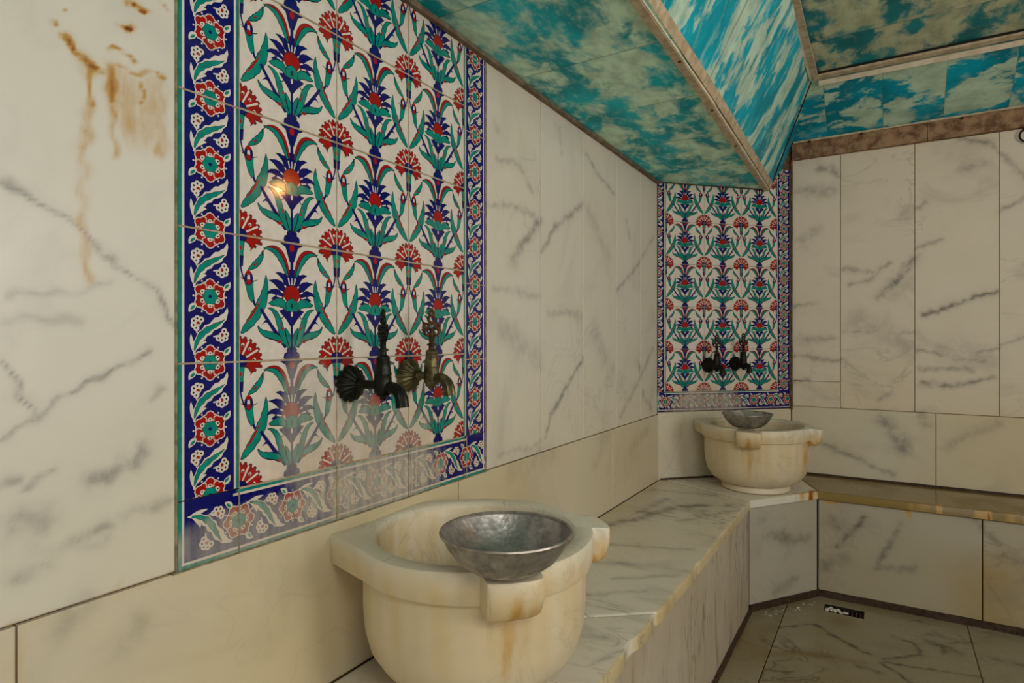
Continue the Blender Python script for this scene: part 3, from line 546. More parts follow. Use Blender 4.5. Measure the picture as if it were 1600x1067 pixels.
def tile_motif():
    """one iris tile in unit coordinates; mirrored halves about u = .5"""
    K=Ink(); O=.0055
    def mir(f):
        for sgn in (1,-1):
            g=(lambda p,sgn=sgn:(.5+sgn*(p[0]-.5),p[1])); f(g,sgn)
    def lf(ctrl,wl,col,wr=None,**k):
        def f(g,sgn):
            a,b=(wl,wl if wr is None else wr)
            if sgn<0: a,b=b,a
            K.leaf([g(p) for p in ctrl],a,col,b,**k)
        mir(f)
    def st(ctrl,w_,col,w2=None): mir(lambda g,sgn:K.stroke([g(p) for p in ctrl],w_,col,w2))
    def pl(pts,col,o=0.0): mir(lambda g,sgn:K.poly([g(p) for p in pts],col,o))
    # side stems, buds and the big side leaves
    st([(.012,.78),(.02,.69),(.06,.63)],.014,BLUE)
    st([(.125,.50),(.135,.46),(.17,.42)],.022,BLUE)
    pl([(.045,.655),(.128,.645),(.122,.60),(.135,.50),(.112,.475),(.085,.52)],TEAL,O)
    mir(lambda g,s_:K.ell(g((.086,.665)),.034,.055,BLUE,outline=O)); mir(lambda g,s_:K.ell(g((.086,.665)),.013,.04,CREAM)); mir(lambda g,s_:K.ell(g((.086,.635)),.02,.022,RED)); mir(lambda g,s_:K.ell(g((.084,.71)),.021,.02,RED))
    st([(.052,.65),(.03,.655),(.015,.67)],.009,INK,.004); st([(.125,.645),(.15,.645),(.165,.66)],.009,INK,.004)
    lf([(.085,.735),(.14,.76),(.215,.82),(.215,.90)],.028,TEAL,.018,outline=O,serr=.3)
    st([(.21,.86),(.215,.91),(.26,.935)],.009,INK,.006)
    st([(.13,.77),(.16,.79)],.014,RED)
    lf([(.022,.225),(.10,.30),(.27,.47),(.245,.70)],.044,TEAL,.04,outline=O,serr=.35,peak=.5,nser=6)
    lf([(.06,.30),(.13,.38),(.20,.51)],.009,RED,peak=.5)
    # blue branches with thorns
    st([(.445,.11),(.33,.235),(.195,.425)],.042,BLUE,.026)
    pl([(.30,.30),(.24,.315),(.205,.295),(.25,.345),(.275,.34)],BLUE)
    # long and low teal leaves
    lf([(.17,.285),(.21,.18),(.33,.24),(.425,.13)],.03,TEAL,.026,outline=O,peak=.6,base=0,serr=.3)
    mir(lambda g,s_:K.ell(g((.375,.155)),.024,.014,RED)); st([(.25,.19),(.30,.178),(.36,.16)],.01,INK,.008)
    lf([(.475,.095),(.37,.22),(.40,.42),(.265,.435)],.03,TEAL,.024,outline=O,serr=.25,peak=.35)
    st([(.41,.25),(.385,.31)],.014,RED,.005)
    lf([(.49,.09),(.485,.18),(.435,.27)],.018,TEAL,outline=O,peak=.5)
    K.stroke([(.5,.06),(.5,.32)],.022,BLUE)
    # lower cup
    K.poly([(.5,.275),(.45,.345),(.375,.415),(.42,.425),(.5,.44),(.58,.425),(.625,.415),(.55,.345)],BLUE,O)
    st([(.415,.37),(.40,.34),(.385,.36)],.009,INK,.005)
    K.ell((.5,.39),.012,.022,CREAM)
    # blue iris petals with hooked tips
    half=[(.042,.77),(.06,.745),(.081,.727),(.12,.739),(.164,.733),(.131,.717),(.097,.689),(.078,.645),(.1125,.667),(.159,.677),(.23,.665),(.183,.646),(.147,.615),(.122,.588),(.159,.598),(.214,.586),(.253,.55),(.198,.559),(.158,.545),(.205,.515),(.165,.50),(.12,.482),(.06,.47)]
    K.poly([(.5-x,y) for x,y in half]+[(.5+x,y) for x,y in half[::-1]],BLUE,.003)
    for c in ([(.50-.072,.635),(.5-.045,.595)],[(.5-.115,.585),(.5-.075,.562)],[(.5-.15,.540),(.5-.09,.527)],[(.5-.036,.70),(.5-.024,.64)]): st(c,.014,CREAM,.010)
    K.stroke([(.5,.64),(.5,.70)],.012,CREAM,.006)
    # red heart with white petals and teal curls
    K.ell((.5,.56),.082,.075,RED,outline=O)
    pl([(.42,.555),(.385,.50),(.41,.455),(.46,.46)],RED,O)
    lf([(.465,.43),(.425,.47),(.42,.535)],.02,CREAM,outline=.003,base=.4)
    lf([(.46,.425),(.39,.535),(.33,.47),(.275,.475)],.036,TEAL,.03,outline=O,base=.5,peak=.35,serr=.2)
    K.poly([(.45,.415),(.438,.475),(.46,.505),(.5,.525),(.54,.505),(.562,.475),(.55,.415)],TEAL,O)
    K.ell((.5,.46),.008,.025,INK)
    # upper calyx, stem and arching leaves
    lf([(.462,.715),(.40,.90),(.35,.955),(.225,.925)],.036,TEAL,.004,outline=O,serr=.25,base=.35)
    lf([(.470,.725),(.415,.90),(.36,.965),(.24,.932)],.002,RED,.026,base=.3,outline=.003)
    K.stroke([(.5,.74),(.5,.87)],.03,BLUE)
    K.poly([(.375,1.0),(.40,.985),(.44,.965),(.462,.90),(.482,.84),(.518,.84),(.538,.90),(.56,.965),(.60,.985),(.625,1.0)],BLUE,O)
    K.ell((.5,.957),.026,.032,RED)
    # vase at the foot
    K.poly([(.478,.10),(.522,.10),(.548,.088),(.545,.065),(.572,.05),(.578,.02),(.56,0),(.44,0),(.422,.02),(.428,.05),(.455,.065),(.452,.088)],BLUE,O)
    return K.items
def carnation():
    """a carnation centred on the crossing of four tiles"""
    K=Ink(); O=.0055; n=68; pts=[]
    for i in range(n+1):
        t=math.radians(-32+244*i/n); r=.205 if i%4 in (1,2) else .182
        if i<5 or i>n-5: r*=.8
        pts.append((r*math.cos(t)*1.02,r*math.sin(t)-.005))
    pts+= [(-.10,-.118),(-.112,-.095),(-.085,-.055),(0,-.02),(.085,-.055),(.112,-.095),(.10,-.118)]
    K.poly(pts,RED,O)
    for a,r0,r1 in ((28,.07,.19),(62,.05,.185),(78,.05,.2),(102,.05,.2),(118,.05,.185),(152,.07,.19)):
        if a in (78,102): continue
        t=math.radians(a); K.stroke([(r0*math.cos(t),r0*math.sin(t)),(r1*math.cos(t),r1*math.sin(t))],.014,CREAM,.018)
    K.stroke([(0,.05),(0,.17)],.012,CREAM,.016)
    for a in (5,45,76,104,135,175):
        t=math.radians(a); K.ell((.135*math.cos(t),.135*math.sin(t)),.015,.015,CREAM,8); K.ell((.131*math.cos(t),.128*math.sin(t)),.008,.008,INK,6)
    K.ell((0,0),.068,.055,BLUE,outline=O); K.poly([(-.055,0),(.055,0),(.04,-.06),(-.04,-.06)],BLUE)
    K.poly([(-.045,-.045),(.045,-.045),(.03,-.14),(.036,-.17),(-.036,-.17),(-.03,-.14)],TEAL,O)
    K.ell((0,-.10),.022,.022,RED); K.poly([(-.034,-.165),(.034,-.165),(.03,-.24),(-.03,-.24)],BLUE,O)
    return K.items
def rosette(r=.0262):
    K=Ink()
    for k in range(6):
        t=PI/2+k*PI/3; c,s_=math.cos(t),math.sin(t)
        tr=lambda a,b:(r*(a*c-b*s_),r*(a*s_+b*c))
        pet=[tr(*p) for p in ((.40,-.20),(.56,-.44),(.74,-.40),(.80,-.24),(.93,-.16),(1.0,0),(.93,.16),(.80,.24),(.74,.40),(.56,.44),(.40,.20))]
        K.poly(Ink.grow(pet,.0017),CREAM); K.poly(pet,RED)
        K.ell(tr(.50,0),r*.17,r*.15,CREAM,10); K.ell(tr(.55,0),r*.06,r*.05,INK,6)
    for k in range(6):
        t=k*PI/3; K.ell((r*1.0*math.cos(t),r*1.0*math.sin(t)),.0016,.0016,CREAM,6)
    K.poly([(r*(.47 if i%2 else .40)*math.cos(PI/2+i*PI/6),r*(.47 if i%2 else .40)*math.sin(PI/2+i*PI/6)) for i in range(12)],TEAL,.0007)
    K.ell((0,0),r*.11,r*.11,BLUE,10)
    for sgn in (1,-1):
        K.leaf([(sgn*.0215,sgn*.0125),(sgn*.029,sgn*.015),(sgn*.033,sgn*.0245)],.0048,CREAM,base=.3); K.leaf([(sgn*.024,sgn*.0145),(sgn*.031,sgn*.021)],.0022,TEAL,base=.4)
    return K.items
def spray():
    """white edged leaf with two little blossoms, half way between two rosettes"""
    K=Ink(); k=.000129; P=lambda x,y:((x-390)*k,(562-y)*k)
    K.leaf([P(196,850),P(215,520),P(610,520),P(610,290)],.0085,CREAM,.0085,base=.1,serr=.55,peak=.45,nser=6)
    K.leaf([P(205,830),P(165,720),P(160,610)],.003,CREAM,base=.5); K.leaf([P(205,800),P(270,700),P(350,705)],.0035,CREAM,base=.4)
    K.leaf([P(203,800),P(250,560),P(400,560),P(575,440)],.0042,TEAL,.0042,base=.2,serr=.5,peak=.4,outline=.0006)
    for cx,cy,a0 in ((245,490,150),(540,625,-40)):
        for j in range(5):
            t=math.radians(a0-100+50*j); x,y=cx+58*math.cos(t),cy-58*math.sin(t)
            K.ell(P(x,y),.0047,.0047,CREAM,10)
        K.ell(P(cx,cy),.0050,.0050,CREAM,10); 
        for j in range(5):
            t=math.radians(a0-100+50*j); K.ell(P(cx+58*math.cos(t),cy-58*math.sin(t)),.0017,.0017,INK,6)
        K.ell(P(cx,cy),.0030,.0030,RED,8)
    K.stroke([P(245,500),P(225,600)],.003,CREAM,.002); K.stroke([P(530,625),P(430,645)],.003,CREAM,.002)
    return K.items
TILE,CARN,ROSE,SPRAY=tile_motif(),carnation(),rosette(),spray()
def clip(pts,b):
    for ax,lim,sg in ((0,b[0],1),(0,b[1],-1),(1,b[2],1),(1,b[3],-1)):
        o=[]
        for i in range(len(pts)):
            p,q=pts[i-1],pts[i]; dp,dq=sg*(p[ax]-lim),sg*(q[ax]-lim)
            if (dp>=0)!=(dq>=0):
                t=dp/(dp-dq); o.append((p[0]+t*(q[0]-p[0]),p[1]+t*(q[1]-p[1])))
            if dq>=0: o.append(q)
        pts=o
        if len(pts)<3: return None
    return pts
EPS=.000006
def stamp(mb,place,items,fn,bounds,base):
    h=base
    for pts,col in items:
        h+=EPS
        q=clip([fn(*p) for p in pts],bounds)
        if q: mb.add([place(a,b,h) for a,b in q],[tuple(range(len(q)))],col)
    return h
def field_mesh(place,f0,f1,zb,zt,T,lat0,row0,grout):
    mb=MB(); bnd=(f0,f1,zb,zt)
    i0=math.floor((f0-lat0)/T-1e-6); i1=math.ceil((f1-lat0)/T-1e-6); j0=math.floor((zb-row0)/T+1e-6); j1=math.ceil((zt-row0)/T-1e-6)
    mb.add([place(f0,zb,.0),place(f1,zb,.0),place(f1,zt,.0),place(f0,zt,.0)],[(0,1,2,3)],CREAM)
    for i in range(i0,i1):
        for j in range(j0,j1):
            stamp(mb,place,TILE,lambda u,v:(lat0+(i+u)*T,row0+(j+v)*T),bnd,EPS)
    for i in range(i0,i1+1):
        for j in range(j0,j1+1):
            h=stamp(mb,place,CARN,lambda u,v:(lat0+i*T+u*T,row0+j*T+v*T),bnd,EPS*100)
    g=grout; H=EPS*150
    for i in range(i0,i1+1):
        a=lat0+i*T
        if f0-.001<=a<=f1+.001: mb.add([place(a-g*.5,zb,H),place(a+g*.5,zb,H),place(a+g*.5,zt,H),place(a-g*.5,zt,H)],[(0,1,2,3)],GROUT)
    for j in range(j0,j1+1):
        b=row0+j*T
        if zb-.001<=b<=zt: mb.add([place(f0,b-g,H+EPS),place(f1,b-g,H+EPS),place(f1,b+g,H+EPS),place(f0,b+g,H+EPS)],[(0,1,2,3)],GROUT)
    return mb
def border_mesh(place,a0,a1,b0,b1,vertical,scale,phase,grout,outer,teal_out=True,cmin=-9.0,inner=None):
    """a border strip covering a0..a1 across and b0..b1 along; outer = +1 when the outer edge is at a1"""
    mb=MB(); W=a1-a0
    T=(lambda a,b,h:place(a,b,h)) if vertical else (lambda a,b,h:place(b,a,h))
    def strip(x0,x1,col,h,e0=b0,e1=b1):
        q=[(x0,e0),(x1,e0),(x1,e1),(x0,e1)]; q=q if vertical else q[::-1]
        mb.add([T(a,b,h) for a,b in q],[(0,1,2,3)],col)
    fw=.0975*scale; o0=a0 if outer<0 else a1; d=1 if outer<0 else -1      # measured from the outer edge inwards
    lo_=max(a0,cmin); rng_=lambda f0,f1:tuple(sorted((min(max(o0+d*f0*fw,lo_),a1),min(max(o0+d*f1*fw,lo_),a1))))
    strip(lo_,a1,BLUE,0)
    if teal_out: strip(*rng_(0,.052),TEAL,EPS)
    strip(*rng_(.055,.095),CREAM,EPS*2); i0,i1=inner or (b0,b1); e=.0095*scale if inner else 0
    strip(*rng_(.905,.945),CREAM,EPS*2,i0-e,i1+e); strip(*rng_(.95,1.0),TEAL,EPS*2,i0-e*.45,i1+e*.45)
    if inner:
        strip(*rng_(0,1.0),TEAL,EPS*2.2,b0,b0+.005*scale); strip(*rng_(.055,1.0),CREAM,EPS*2.4,b0+.0053*scale,b0+.009*scale); strip(*rng_(.055,1.0),CREAM,EPS*2.4,b1-.008*scale,b1-.004*scale)
    mid=o0+d*fw*.5; bnd=(lo_,a1,b0,b1); p=.1*scale; k=math.floor((b0-phase)/p)-1
    pl=(lambda a,b,h:T(a,b,h))
    while phase+k*p<b1+p:
        c=phase+k*p
        if inner and (c<b0+.03 or c>b1-.012):
            if c<b0+.03: stamp(mb,pl,[(q[::-1],m_) for q,m_ in SPRAY],lambda u,v:(mid-u*scale,c+p*.56+v*scale),bnd,EPS*3)
            k+=1; continue
        if vertical:
            stamp(mb,pl,SPRAY,lambda u,v:(mid+u*scale,c+p/2+v*scale),bnd,EPS*3); stamp(mb,pl,ROSE,lambda u,v:(mid+u*scale,c+v*scale),bnd,EPS*60)
        else:
            stamp(mb,pl,[(q[::-1],m_) for q,m_ in SPRAY],lambda u,v:(mid-u*scale,c+p/2+v*scale),bnd,EPS*3); stamp(mb,pl,[(q[::-1],m_) for q,m_ in ROSE],lambda u,v:(mid-u*scale,c+v*scale),bnd,EPS*60)
        if k%2==0 and b0<c<b1: strip(lo_,a1,GROUT,EPS*120,c-grout,c+grout)
        k+=1
    return mb

pal=palette('near',DEP)
near=thing('tile_panel','tall glazed tile panel with red carnations and blue irises beside the near basin','tile panel',(0,.89,-.336))
TT=.2003; F0,F1=.592,1.193; ZF=-.2355; NX=.0015
pn=lambda a,b,h:(NX+h,a,b)
top=soff(.89)+.004
field_mesh(pn,F0,F1,ZF,top,TT,F0,ZF,.0016).build('tile_field',pal,near,fix=False)
border_mesh(pn,PY0,F0-.0008,ZF+.0008,top,True,1.0,ZF,.0013,-1).build('tile_border',pal,near,fix=False)
border_mesh(pn,F1+.0008,PY1,ZF+.0008,top,True,.93,ZF,.0013,1,False).build('tile_border',pal,near,fix=False)
border_mesh(pn,-.336,ZF-.0008,PY0,PY1,False,1.02,F0,.0013,-1,inner=(F0,F1)).build('tile_border',pal,near,fix=False)
mb=MB()
for lo,hi in (((-.004,PY0-.0035,-.338),(.0006,PY0,top)),((-.004,PY1,-.338),(.0010,PY1+.008,top)),((-.004,PY0-.01,-.3385),(.0038,PY1+.008,-.336))): mb.box(lo,hi)
for a in (F0,F0+TT,F0+2*TT,F1): mb.box((NX+.0008,a-.0007,-.336),(NX+.0011,a+.0007,ZF))
mb.build('edge_grout',[EDGE],near)

pal2=palette('far',DEP2)
c0=diag(DL/2,-.32); far=thing('tile_panel','smaller glazed tile panel of carnations and irises on the corner wall behind the far basin','tile panel',c0)
T2=.1915; G0=.041; G1=G0+3*T2; ZG=-.238; PZ=-.325; PT=.80
pf=lambda a,b,h:diag(a,b,h)
field_mesh(pf,G0,G1,ZG,PT,T2,G0,ZG+.002,.0011).build('tile_field',pal2,far,fix=False)
border_mesh(pf,-.046,G0-.0008,ZG,PT,True,.9,ZG,.001,-1,cmin=.003).build('tile_border',pal2,far,fix=False)
border_mesh(pf,G1+.0008,DL-.004,ZG,PT,True,.81,ZG+.03,.001,1,False).build('tile_border',pal2,far,fix=False)
border_mesh(pf,PZ,ZG-.0008,.0,DL-.004,False,.9,G0,.001,-1,False,inner=(G0,G1)).build('tile_border',pal2,far,fix=False)

# ------------------------------------------------------------------ carved marble basins
RI=.183
def rim_r(t):
    """outline of the rim: a circle, flat against the wall at x=-.208, one squared back corner, two lugs"""
    c,s_=math.cos(t),math.sin(t); r=.222
    # squared corner on the -y side
    ax,ay,bx,by=-.040,-.2185,-.208,-.170
    den=c*(by-ay)-s_*(bx-ax)
    if abs(den)>1e-6:
        rr=(ax*(by-ay)-ay*(bx-ax))/den; q=((rr*c-ax)*(bx-ax)+(rr*s_-ay)*(by-ay))/((bx-ax)**2+(by-ay)**2)
        if rr>0 and -.02<q<=1.001: r=max(r,rr)
    if c<-.05:
        r=min(r,.208/abs(c))
        if s_<0 and .208*abs(s_)/abs(c)<=.170: r=.208/abs(c)
    lug=0
    for t0,tip in ((math.radians(-41),.262),(math.radians(45),.261)):
        dl=math.atan2(math.sin(t-t0),math.cos(t-t0)); hw=.0455
        if abs(dl)<.6:
            rl=tip/math.cos(dl); off=abs(rl*math.sin(dl))
            if off<=hw: k=1.0
            else: k=max(0,1-(off-hw)/.012)
            k=k*k*(3-2*k)
            if rl>r: r=r+(rl-.008*(min(off,hw)/hw)**3-r)*k; lug=max(lug,k)
    return r,lug
def basin_marks(p):
    t=math.atan2(p.y,p.x); z=p.z; n=.5+.5*math.sin(t*23+z*9)*math.sin(t*7.3+1)
    cream=(.24+.55*n*max(0,1-abs(z-.19)/.16))*(1 if z<.262 else .3); rust=0.0
    for t0,s_,wd in ((-41,1.1,.055),(-34,.5,.09),(30,1.0,.15),(12,.35,.05),(-8,.3,.06),(-85,.22,.3)):
        d=math.atan2(math.sin(t-math.radians(t0)),math.cos(t-math.radians(t0)))
        if z<.218: rust=max(rust,s_*math.exp(-(d/wd)**2)*max(0,min(1,(z-.02)/.18)))
        elif z<.262: rust=max(rust,.45*s_*math.exp(-(d/(wd*1.4))**2))
    top=1.0 if z>.2655 else 0.0
    if z<.262 and p.x*p.x+p.y*p.y<.034: rust=.35*math.exp(-((t+2.6)/.9)**2)*(.6+.4*n)
    return (.16*top*(.4+.6*max(0,math.sin(t*1.5+2.4)))+(.5 if random.random()<.004 else 0),rust*.6,min(1,cream)*(1-.9*top),.4)
def make_basin(label):
    t=thing('marble_basin',label,'basin',(.21,.945,BT+.002),0,'carved marble basins on the benches')
    m=MB(); m.revolve([(.124,.0245),(.148,.030),(.177,.047),(.195,.075),(.204,.108),(.2075,.15),(.2075,.222),(.186,.224),(.181,.224),(.178,.18),(.165,.13),(.135,.095),(.08,.08),(.002,.076)],128,0,None,basin_marks)
    m.build('body',MAR_K,t,True)
    m=MB(); m.revolve([(.134,0),(.137,.004),(.136,.018),(.130,.025),(.124,.0275),(.002,.0275)],96,0,None,basin_marks); m.build('foot',MAR_K,t,True)
    N=480; m=MB(); V=[];C=[];F=[]
    for k in range(N):
        a=2*PI*k/N; r,l=rim_r(a); c,s_=math.cos(a),math.sin(a); wob=1+.003*math.sin(9*a)+.002*math.sin(23*a+1)
        zb=.216-.016*l; ins=.004+.016*l; r2=max(r-ins,.2085); zt=.27+.0012*math.sin(5*a)-.004*l
        prof=[(RI-.003,.218),(RI-.001,.258),(RI+.003,.266),(RI+.008,.2695),(r-.006,zt),(r-.002,zt-.001),(r,zt-.004),(r*wob,zt-.03),(r-ins*.45,zb+.010),(r2,zb+.0015),(r2-.003,zb),(.204,zb)]
        for rr,z in prof: p=Vector((rr*c,rr*s_,z)); V.append(p); C.append(basin_marks(p))
    n=len(prof)
    for k in range(N):
        for j in range(n-1): F.append((k*n+j,((k+1)%N)*n+j,((k+1)%N)*n+j+1,k*n+j+1))
    m.add(V,F,0,C,True); o=m.build('rim',MAR_K,t,True)
    return t
basin=make_basin('large yellowed marble basin in the foreground on the left bench')
copy_tree(basin,(.398,2.748,BT+.002),-PI/4,'marble basin in the far corner beneath the small tile panel')

# ------------------------------------------------------------------ hammered metal bowls
def metal_bowl(name,col,col2):
    N=NT(name); p=N.obj(); c=N.mix(N.step(N.noise(p,30,6,.65),.35,.65),lin(*col),lin(*col2))
    v=N.new('ShaderNodeTexVoronoi'); N.put(v.inputs['Vector'],p); v.inputs['Scale'].default_value=110
    N.bump(v.outputs['Distance'],.35,.002); return N.out(c,N.step(N.noise(p,60,4),.3,.7,.36,.55),.8)
BOWL=metal_bowl('tarnished_bowl_metal',(176,171,166),(132,128,124)); BOWLR=flat('bowl_lip_metal',(178,168,158),.4,.8,0,(140,132,124),60,use_obj=True)
def make_bowl(label,loc):
    t=thing('metal_bowl',label,'bowl',loc,0,'hammered metal bowls on the basins')
    m=MB(); m.revolve([(.002,0),(.040,0),(.058,.006),(.077,.020),(.092,.040),(.1005,.058),(.0985,.058),(.090,.041),(.075,.0225),(.056,.009),(.038,.0035),(.002,.003)],96); m.build('bowl_shell',BOWL,t,True)
    m=MB(); m.revolve([(.0985,.0565),(.1005,.0560),(.1030,.0580),(.1040,.0605),(.1030,.0628),(.1005,.0632),(.0985,.0612),(.0985,.0565)],96,caps=False); m.build('rolled_lip',BOWLR,t,True)
    return t
bowl=make_bowl('hammered grey metal bowl resting on the rim of the foreground basin',(.370,.800,BT+.272))
bw=copy_tree(bowl,(.392,2.600,BT+.2715),1.0,'small dark metal bowl resting on the rim of the far corner basin'); bw.scale=(.95,.95,.95)

# ------------------------------------------------------------------ wall taps
BLACKM=flat('blackened_tap_metal',(34,36,28),.42,.7,0,(18,18,14),50,.3,use_obj=True)
BRONZE=flat('worn_bronze',(112,104,70),.42,.7,0,(64,58,38),45,.3,use_obj=True)
RUSTY=flat('rusty_handle_metal',(96,62,32),.55,.6,0,(48,30,16),60,.3,use_obj=True)
DARKT=flat('dark_far_tap_metal',(30,22,14),.45,.6,0,(16,12,9),60,.3,use_obj=True)
FARH=flat('far_tap_handle_metal',(52,30,16),.5,.6,0,(24,16,10),60,.3,use_obj=True)
def make_tap(label,loc,rz,xb,R,M1,M2,M3,turn,sc=1.0,group=None):
    t=thing('wall_tap',label,'tap',loc,rz,group)
    X=Matrix.Rotation(PI/2,4,'Y')
    m=MB(); m.revolve([(R*.9,.0),(R,.003),(R*.97,.009),(R*.8,.017),(R*.52,.024),(R*.36,.028),(R*.34,.034),(.001,.034)],96,0,X,rmod=lambda a,r,z:1+.07*math.cos(16*a)*(1 if r>R*.4 else 0)); m.build('rosette',M2,t,True)
    m=MB(); m.tube([(.03,0,0),(.036,0,0),(.04,0,0),(xb-.02,0,0),(xb-.006,0,0)],[.0105,.0115,.0085,.0085,.011]); m.build('inlet_pipe',M2 if M2 is BRONZE else M1,t,True)
    B=Matrix.Translation((xb,0,0))
    m=MB(); m.revolve([(.001,-.028),(.005,-.027),(.006,-.022),(.0125,-.018),(.0155,-.012),(.0155,.008),(.0145,.018),(.0155,.02),(.0145,.024),(.0115,.046),(.0125,.048),(.0115,.052),(.008,.055),(.001,.055)],40,0,B,rmod=lambda a,r,z:1+.03*math.cos(8*a)*(1 if r>.01 else 0)); m.build('valve_body',M1,t,True)
    m=MB(); m.revolve([(.0065,.054),(.0062,.062),(.010,.0635),(.010,.066),(.0055,.068),(.0055,.078),(.0075,.081),(.0048,.085),(.001,.085)],24,0,B); m.build('stem',M1 if M3 is not RUSTY else M3,t,True)
    m=MB(); H=B@Matrix.Translation((0,0,.083))@Matrix.Scale(1.22,4)@Matrix.Rotation(turn,4,'Z')
    for x,z,r in ((-.0068,.007,.0055),(.0068,.007,.0055),(0,.0165,.0052),(-.0098,.0165,.0042),(.0098,.0165,.0042),(0,.0285,.0058),(0,.0385,.0042)):
        m.torus((x,0,z),r,.0024,'y',18,8,0,H)
    for x,z in ((-.0145,.010),(.0145,.010),(-.0135,.021),(.0135,.021),(0,.0445)): m.torus((x,0,z),.0012,.0018,'y',8,6,0,H)
    m.tube([(0,0,-.004),(0,0,.012)],[.0048,.003],12,0,H); m.build('pierced_handle',M3,t,True)
    m=MB(); pts=[(xb+.006+.040*math.sin(q*PI/2*.96),0,-.006+.006*math.sin(q*PI)-.026*(1-math.cos(q*PI/2*.96))) for q in np.linspace(0,1,12)]
    pts.append((pts[-1][0]+.0012,0,pts[-1][2]-.008))
    m.tube(pts,[.0095+.0022*i/12 for i in range(13)],32,0,None,rmod=lambda a:1+.06*math.cos(10*a)); m.build('spout',M2,t,True)
    return t
make_tap('blackened brass wall tap, left one of the pair on the tall tile panel',(.0022,.822,-.084),0,.088,.0335,BLACKM,BLACKM,BLACKM,math.radians(-22),group='taps above the near basin')
make_tap('greenish bronze wall tap with rusty pierced handle, right one on the tall tile panel',(.0022,.986,-.076),0,.068,.034,BRONZE,BRONZE,RUSTY,math.radians(50),group='taps above the near basin')
a=diag(.252,-.118,.001); make_tap('dark wall tap on the corner tile panel, nearer the left wall',a,-PI/4,.072,.0335,DARKT,DARKT,FARH,math.radians(70),group='taps above the far basin')
a=diag(.390,-.112,.001); make_tap('dark wall tap on the corner tile panel, nearer the right wall',a,-PI/4,.066,.0315,DARKT,DARKT,DARKT,math.radians(45),group='taps above the far basin')

# ------------------------------------------------------------------ drain, soap scraps, hook
d=thing('floor_drain','dark rectangular floor drain in the corner below the bench','drain',((DX0+DX1)/2,(DY0+DY1)/2,FLOOR-.05))
m=MB(); e=.0012
for lo,hi in (((DX0+e,DY0+e,FLOOR-.055),(DX1-e,DY1-e,FLOOR-.05)),((DX0+e,DY0+e,FLOOR-.05),(DX0+.006,DY1-e,FLOOR-.002)),((DX1-.006,DY0+e,FLOOR-.05),(DX1-e,DY1-e,FLOOR-.002)),((DX0+e,DY1-.006,FLOOR-.05),(DX1-e,DY1-e,FLOOR-.002)),((DX0+e,DY0+e,FLOOR-.05),(DX1-e,DY0+.006,FLOOR-.006))): m.box(lo,hi)
m.build('drain_tray',[BLACKGAP],d)
m=MB()
for i in range(9):
    x=DX0+.012+(DX1-DX0-.024)*i/8; m.box((x-.0035,DY0+.006,FLOOR-.012),(x+.0035,DY1-.006,FLOOR-.008))
m.build('drain_grate',[GRIME],d)
SOAP=flat('wet_soap',(214,208,192),.4,0,0,(180,174,158),90)
def blob(mb,c,rx,ry,rz_,mat=0,n=10):
    V=[];F=[]; k=random.random()*6
    for i in range(7):
        p=PI*i/6-PI/2
        for j in range(n):
            t=2*PI*j/n; s_=1+.22*math.sin(2*t+k)+.15*math.sin(3*t+k*2)
            V.append((c[0]+rx*s_*math.cos(p)*math.cos(t),c[1]+ry*s_*math.cos(p)*math.sin(t),c[2]+rz_*math.sin(p)*(1+.2*math.sin(t+k))))
    for i in range(6):
        for j in range(n): F.append((i*n+j,i*n+(j+1)%n,i*n+n+(j+1)%n,i*n+n+j))
    mb.add(V,F,mat,None,True)
for i,(x,y,rx,ry) in enumerate(((.672,2.690,.007,.005),(.676,2.708,.008,.005),(.688,2.700,.006,.007),(.697,2.712,.009,.004),(.684,2.724,.006,.004),(.700,2.696,.007,.004),(.714,2.703,.006,.004),(.710,2.716,.007,.004),(.738,2.700,.012,.004),(.722,2.694,.006,.003))):
    m=MB(); blob(m,(x,y,FLOOR-.0035),rx,ry,.0048)
    tag(m.build('soap_scrap',[SOAP]),'small white soap scrap lying in the dark floor drain','soap scrap','soap scraps in the floor drain')
m=MB()
for i in range(34):
    x=random.uniform(.44,.60); y=2.50+(x-.44)*1.35+random.uniform(-.02,.05); x+=.03
    r=random.uniform(.0012,.003); blob(m,(x,y,FLOOR+.0008),r*1.4,r,r*.6,0,6)
tag(m.build('crumbs',[SOAP]),'pale crumbs scattered on the floor at the bench corner','crumbs',kind='stuff')
h=thing('wall_hook','small black iron ring hook high on the right marble wall','hook',(1.352,3.146,.795))
m=MB(); m.revolve([(.012,0),(.012,.003),(.009,.005),(.001,.006)],20,0,Matrix.Translation((1.352,3.147,.838))@Matrix.Rotation(PI/2,4,'X')); m.build('back_plate',[BLACKM],h)
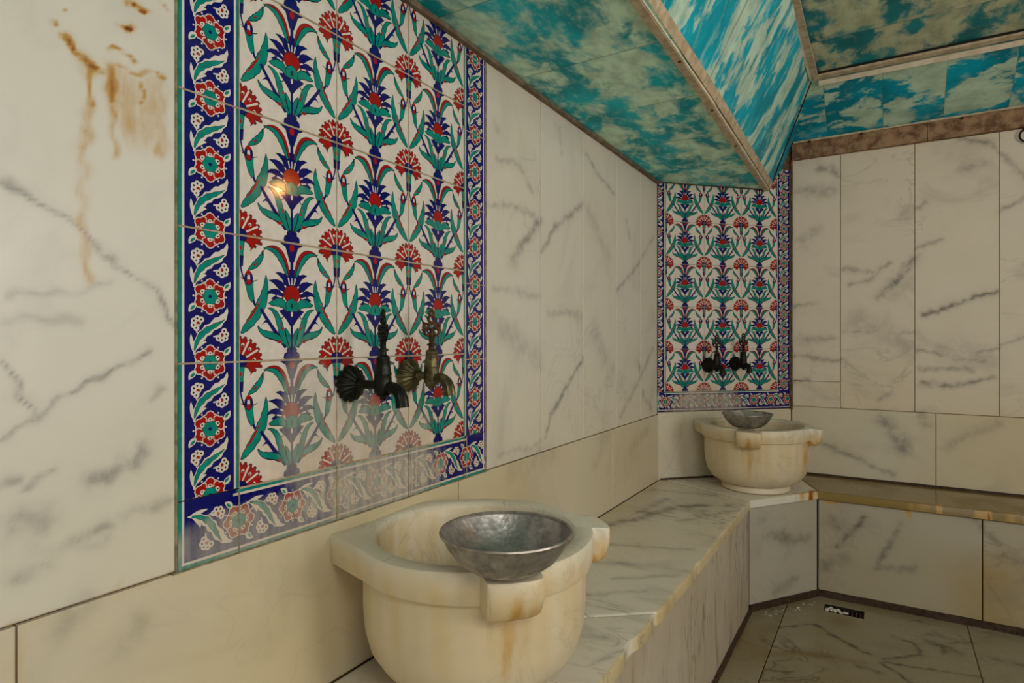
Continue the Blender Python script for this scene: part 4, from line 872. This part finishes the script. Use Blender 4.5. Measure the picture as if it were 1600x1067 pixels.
m=MB(); m.torus((1.352,3.132,.812),.026,.0035,'y',28,8); m.build('ring',[BLACKM],h)

# ------------------------------------------------------------------ light and camera
def area(name,loc,target,size,size_y,power,col):
    l=bpy.data.lights.new(name,'AREA'); l.shape='RECTANGLE'; l.size=size; l.size_y=size_y; l.energy=power; l.color=col
    o=bpy.data.objects.new(name,l); COL.objects.link(o); o.location=(loc[0],loc[1],loc[2]+Z0)
    o.rotation_euler=(Vector(target)-Vector(loc)).to_track_quat('-Z','Y').to_euler(); o['kind']='helper'; return o
area('doorway_daylight',(1.70,YB-.06,-.05),(1.5,1.2,-.1),1.0,1.7,7,(1.0,.97,.92))
area('side_fill',(XR-.03,1.05,.22),(0,1.35,.05),1.1,.9,32,(1.0,.955,.885))  # added unseen fill for left wall, soffit and basin; no window stands here
area('upper_fill',(1.75,-.25,CEIL-.06),(.6,.9,-.4),.8,.8,20,(1.0,.96,.89))  # added soft fill above the viewer, aimed towards the left wall; no fixture
l=bpy.data.lights.new('hanging_bulb_glow','POINT'); l.energy=1.8; l.color=(1,.38,.08); l.shadow_soft_size=.024  # warm bulb hanging out of view, mirrored in the tall tile panel
o=bpy.data.objects.new('hanging_bulb_glow',l); COL.objects.link(o); o.location=(1.303,1.662,.632+Z0); o['kind']='helper'
wd=bpy.data.worlds.new('daylight'); scene.world=wd; wd.use_nodes=True; wd.node_tree.nodes['Background'].inputs[0].default_value=(.9,.88,.82,1); wd.node_tree.nodes['Background'].inputs[1].default_value=.6

cam=bpy.data.cameras.new('camera'); co=bpy.data.objects.new('camera',cam); COL.objects.link(co); scene.camera=co
co.location=(.873,0,Z0); co.rotation_euler=(PI/2,0,math.atan((1385-800)/950)); cam.sensor_width=36; cam.lens=950/1600*36; cam.shift_y=-3.5/1600; cam.clip_start=.02
vs=scene.view_settings; vs.view_transform='Standard'; vs.look='None'; vs.gamma=1; vs.use_curve_mapping=False; vs.exposure=0.0
scene.cycles.use_denoising=True; scene.cycles.max_bounces=10; scene.cycles.diffuse_bounces=6; scene.cycles.sample_clamp_indirect=4
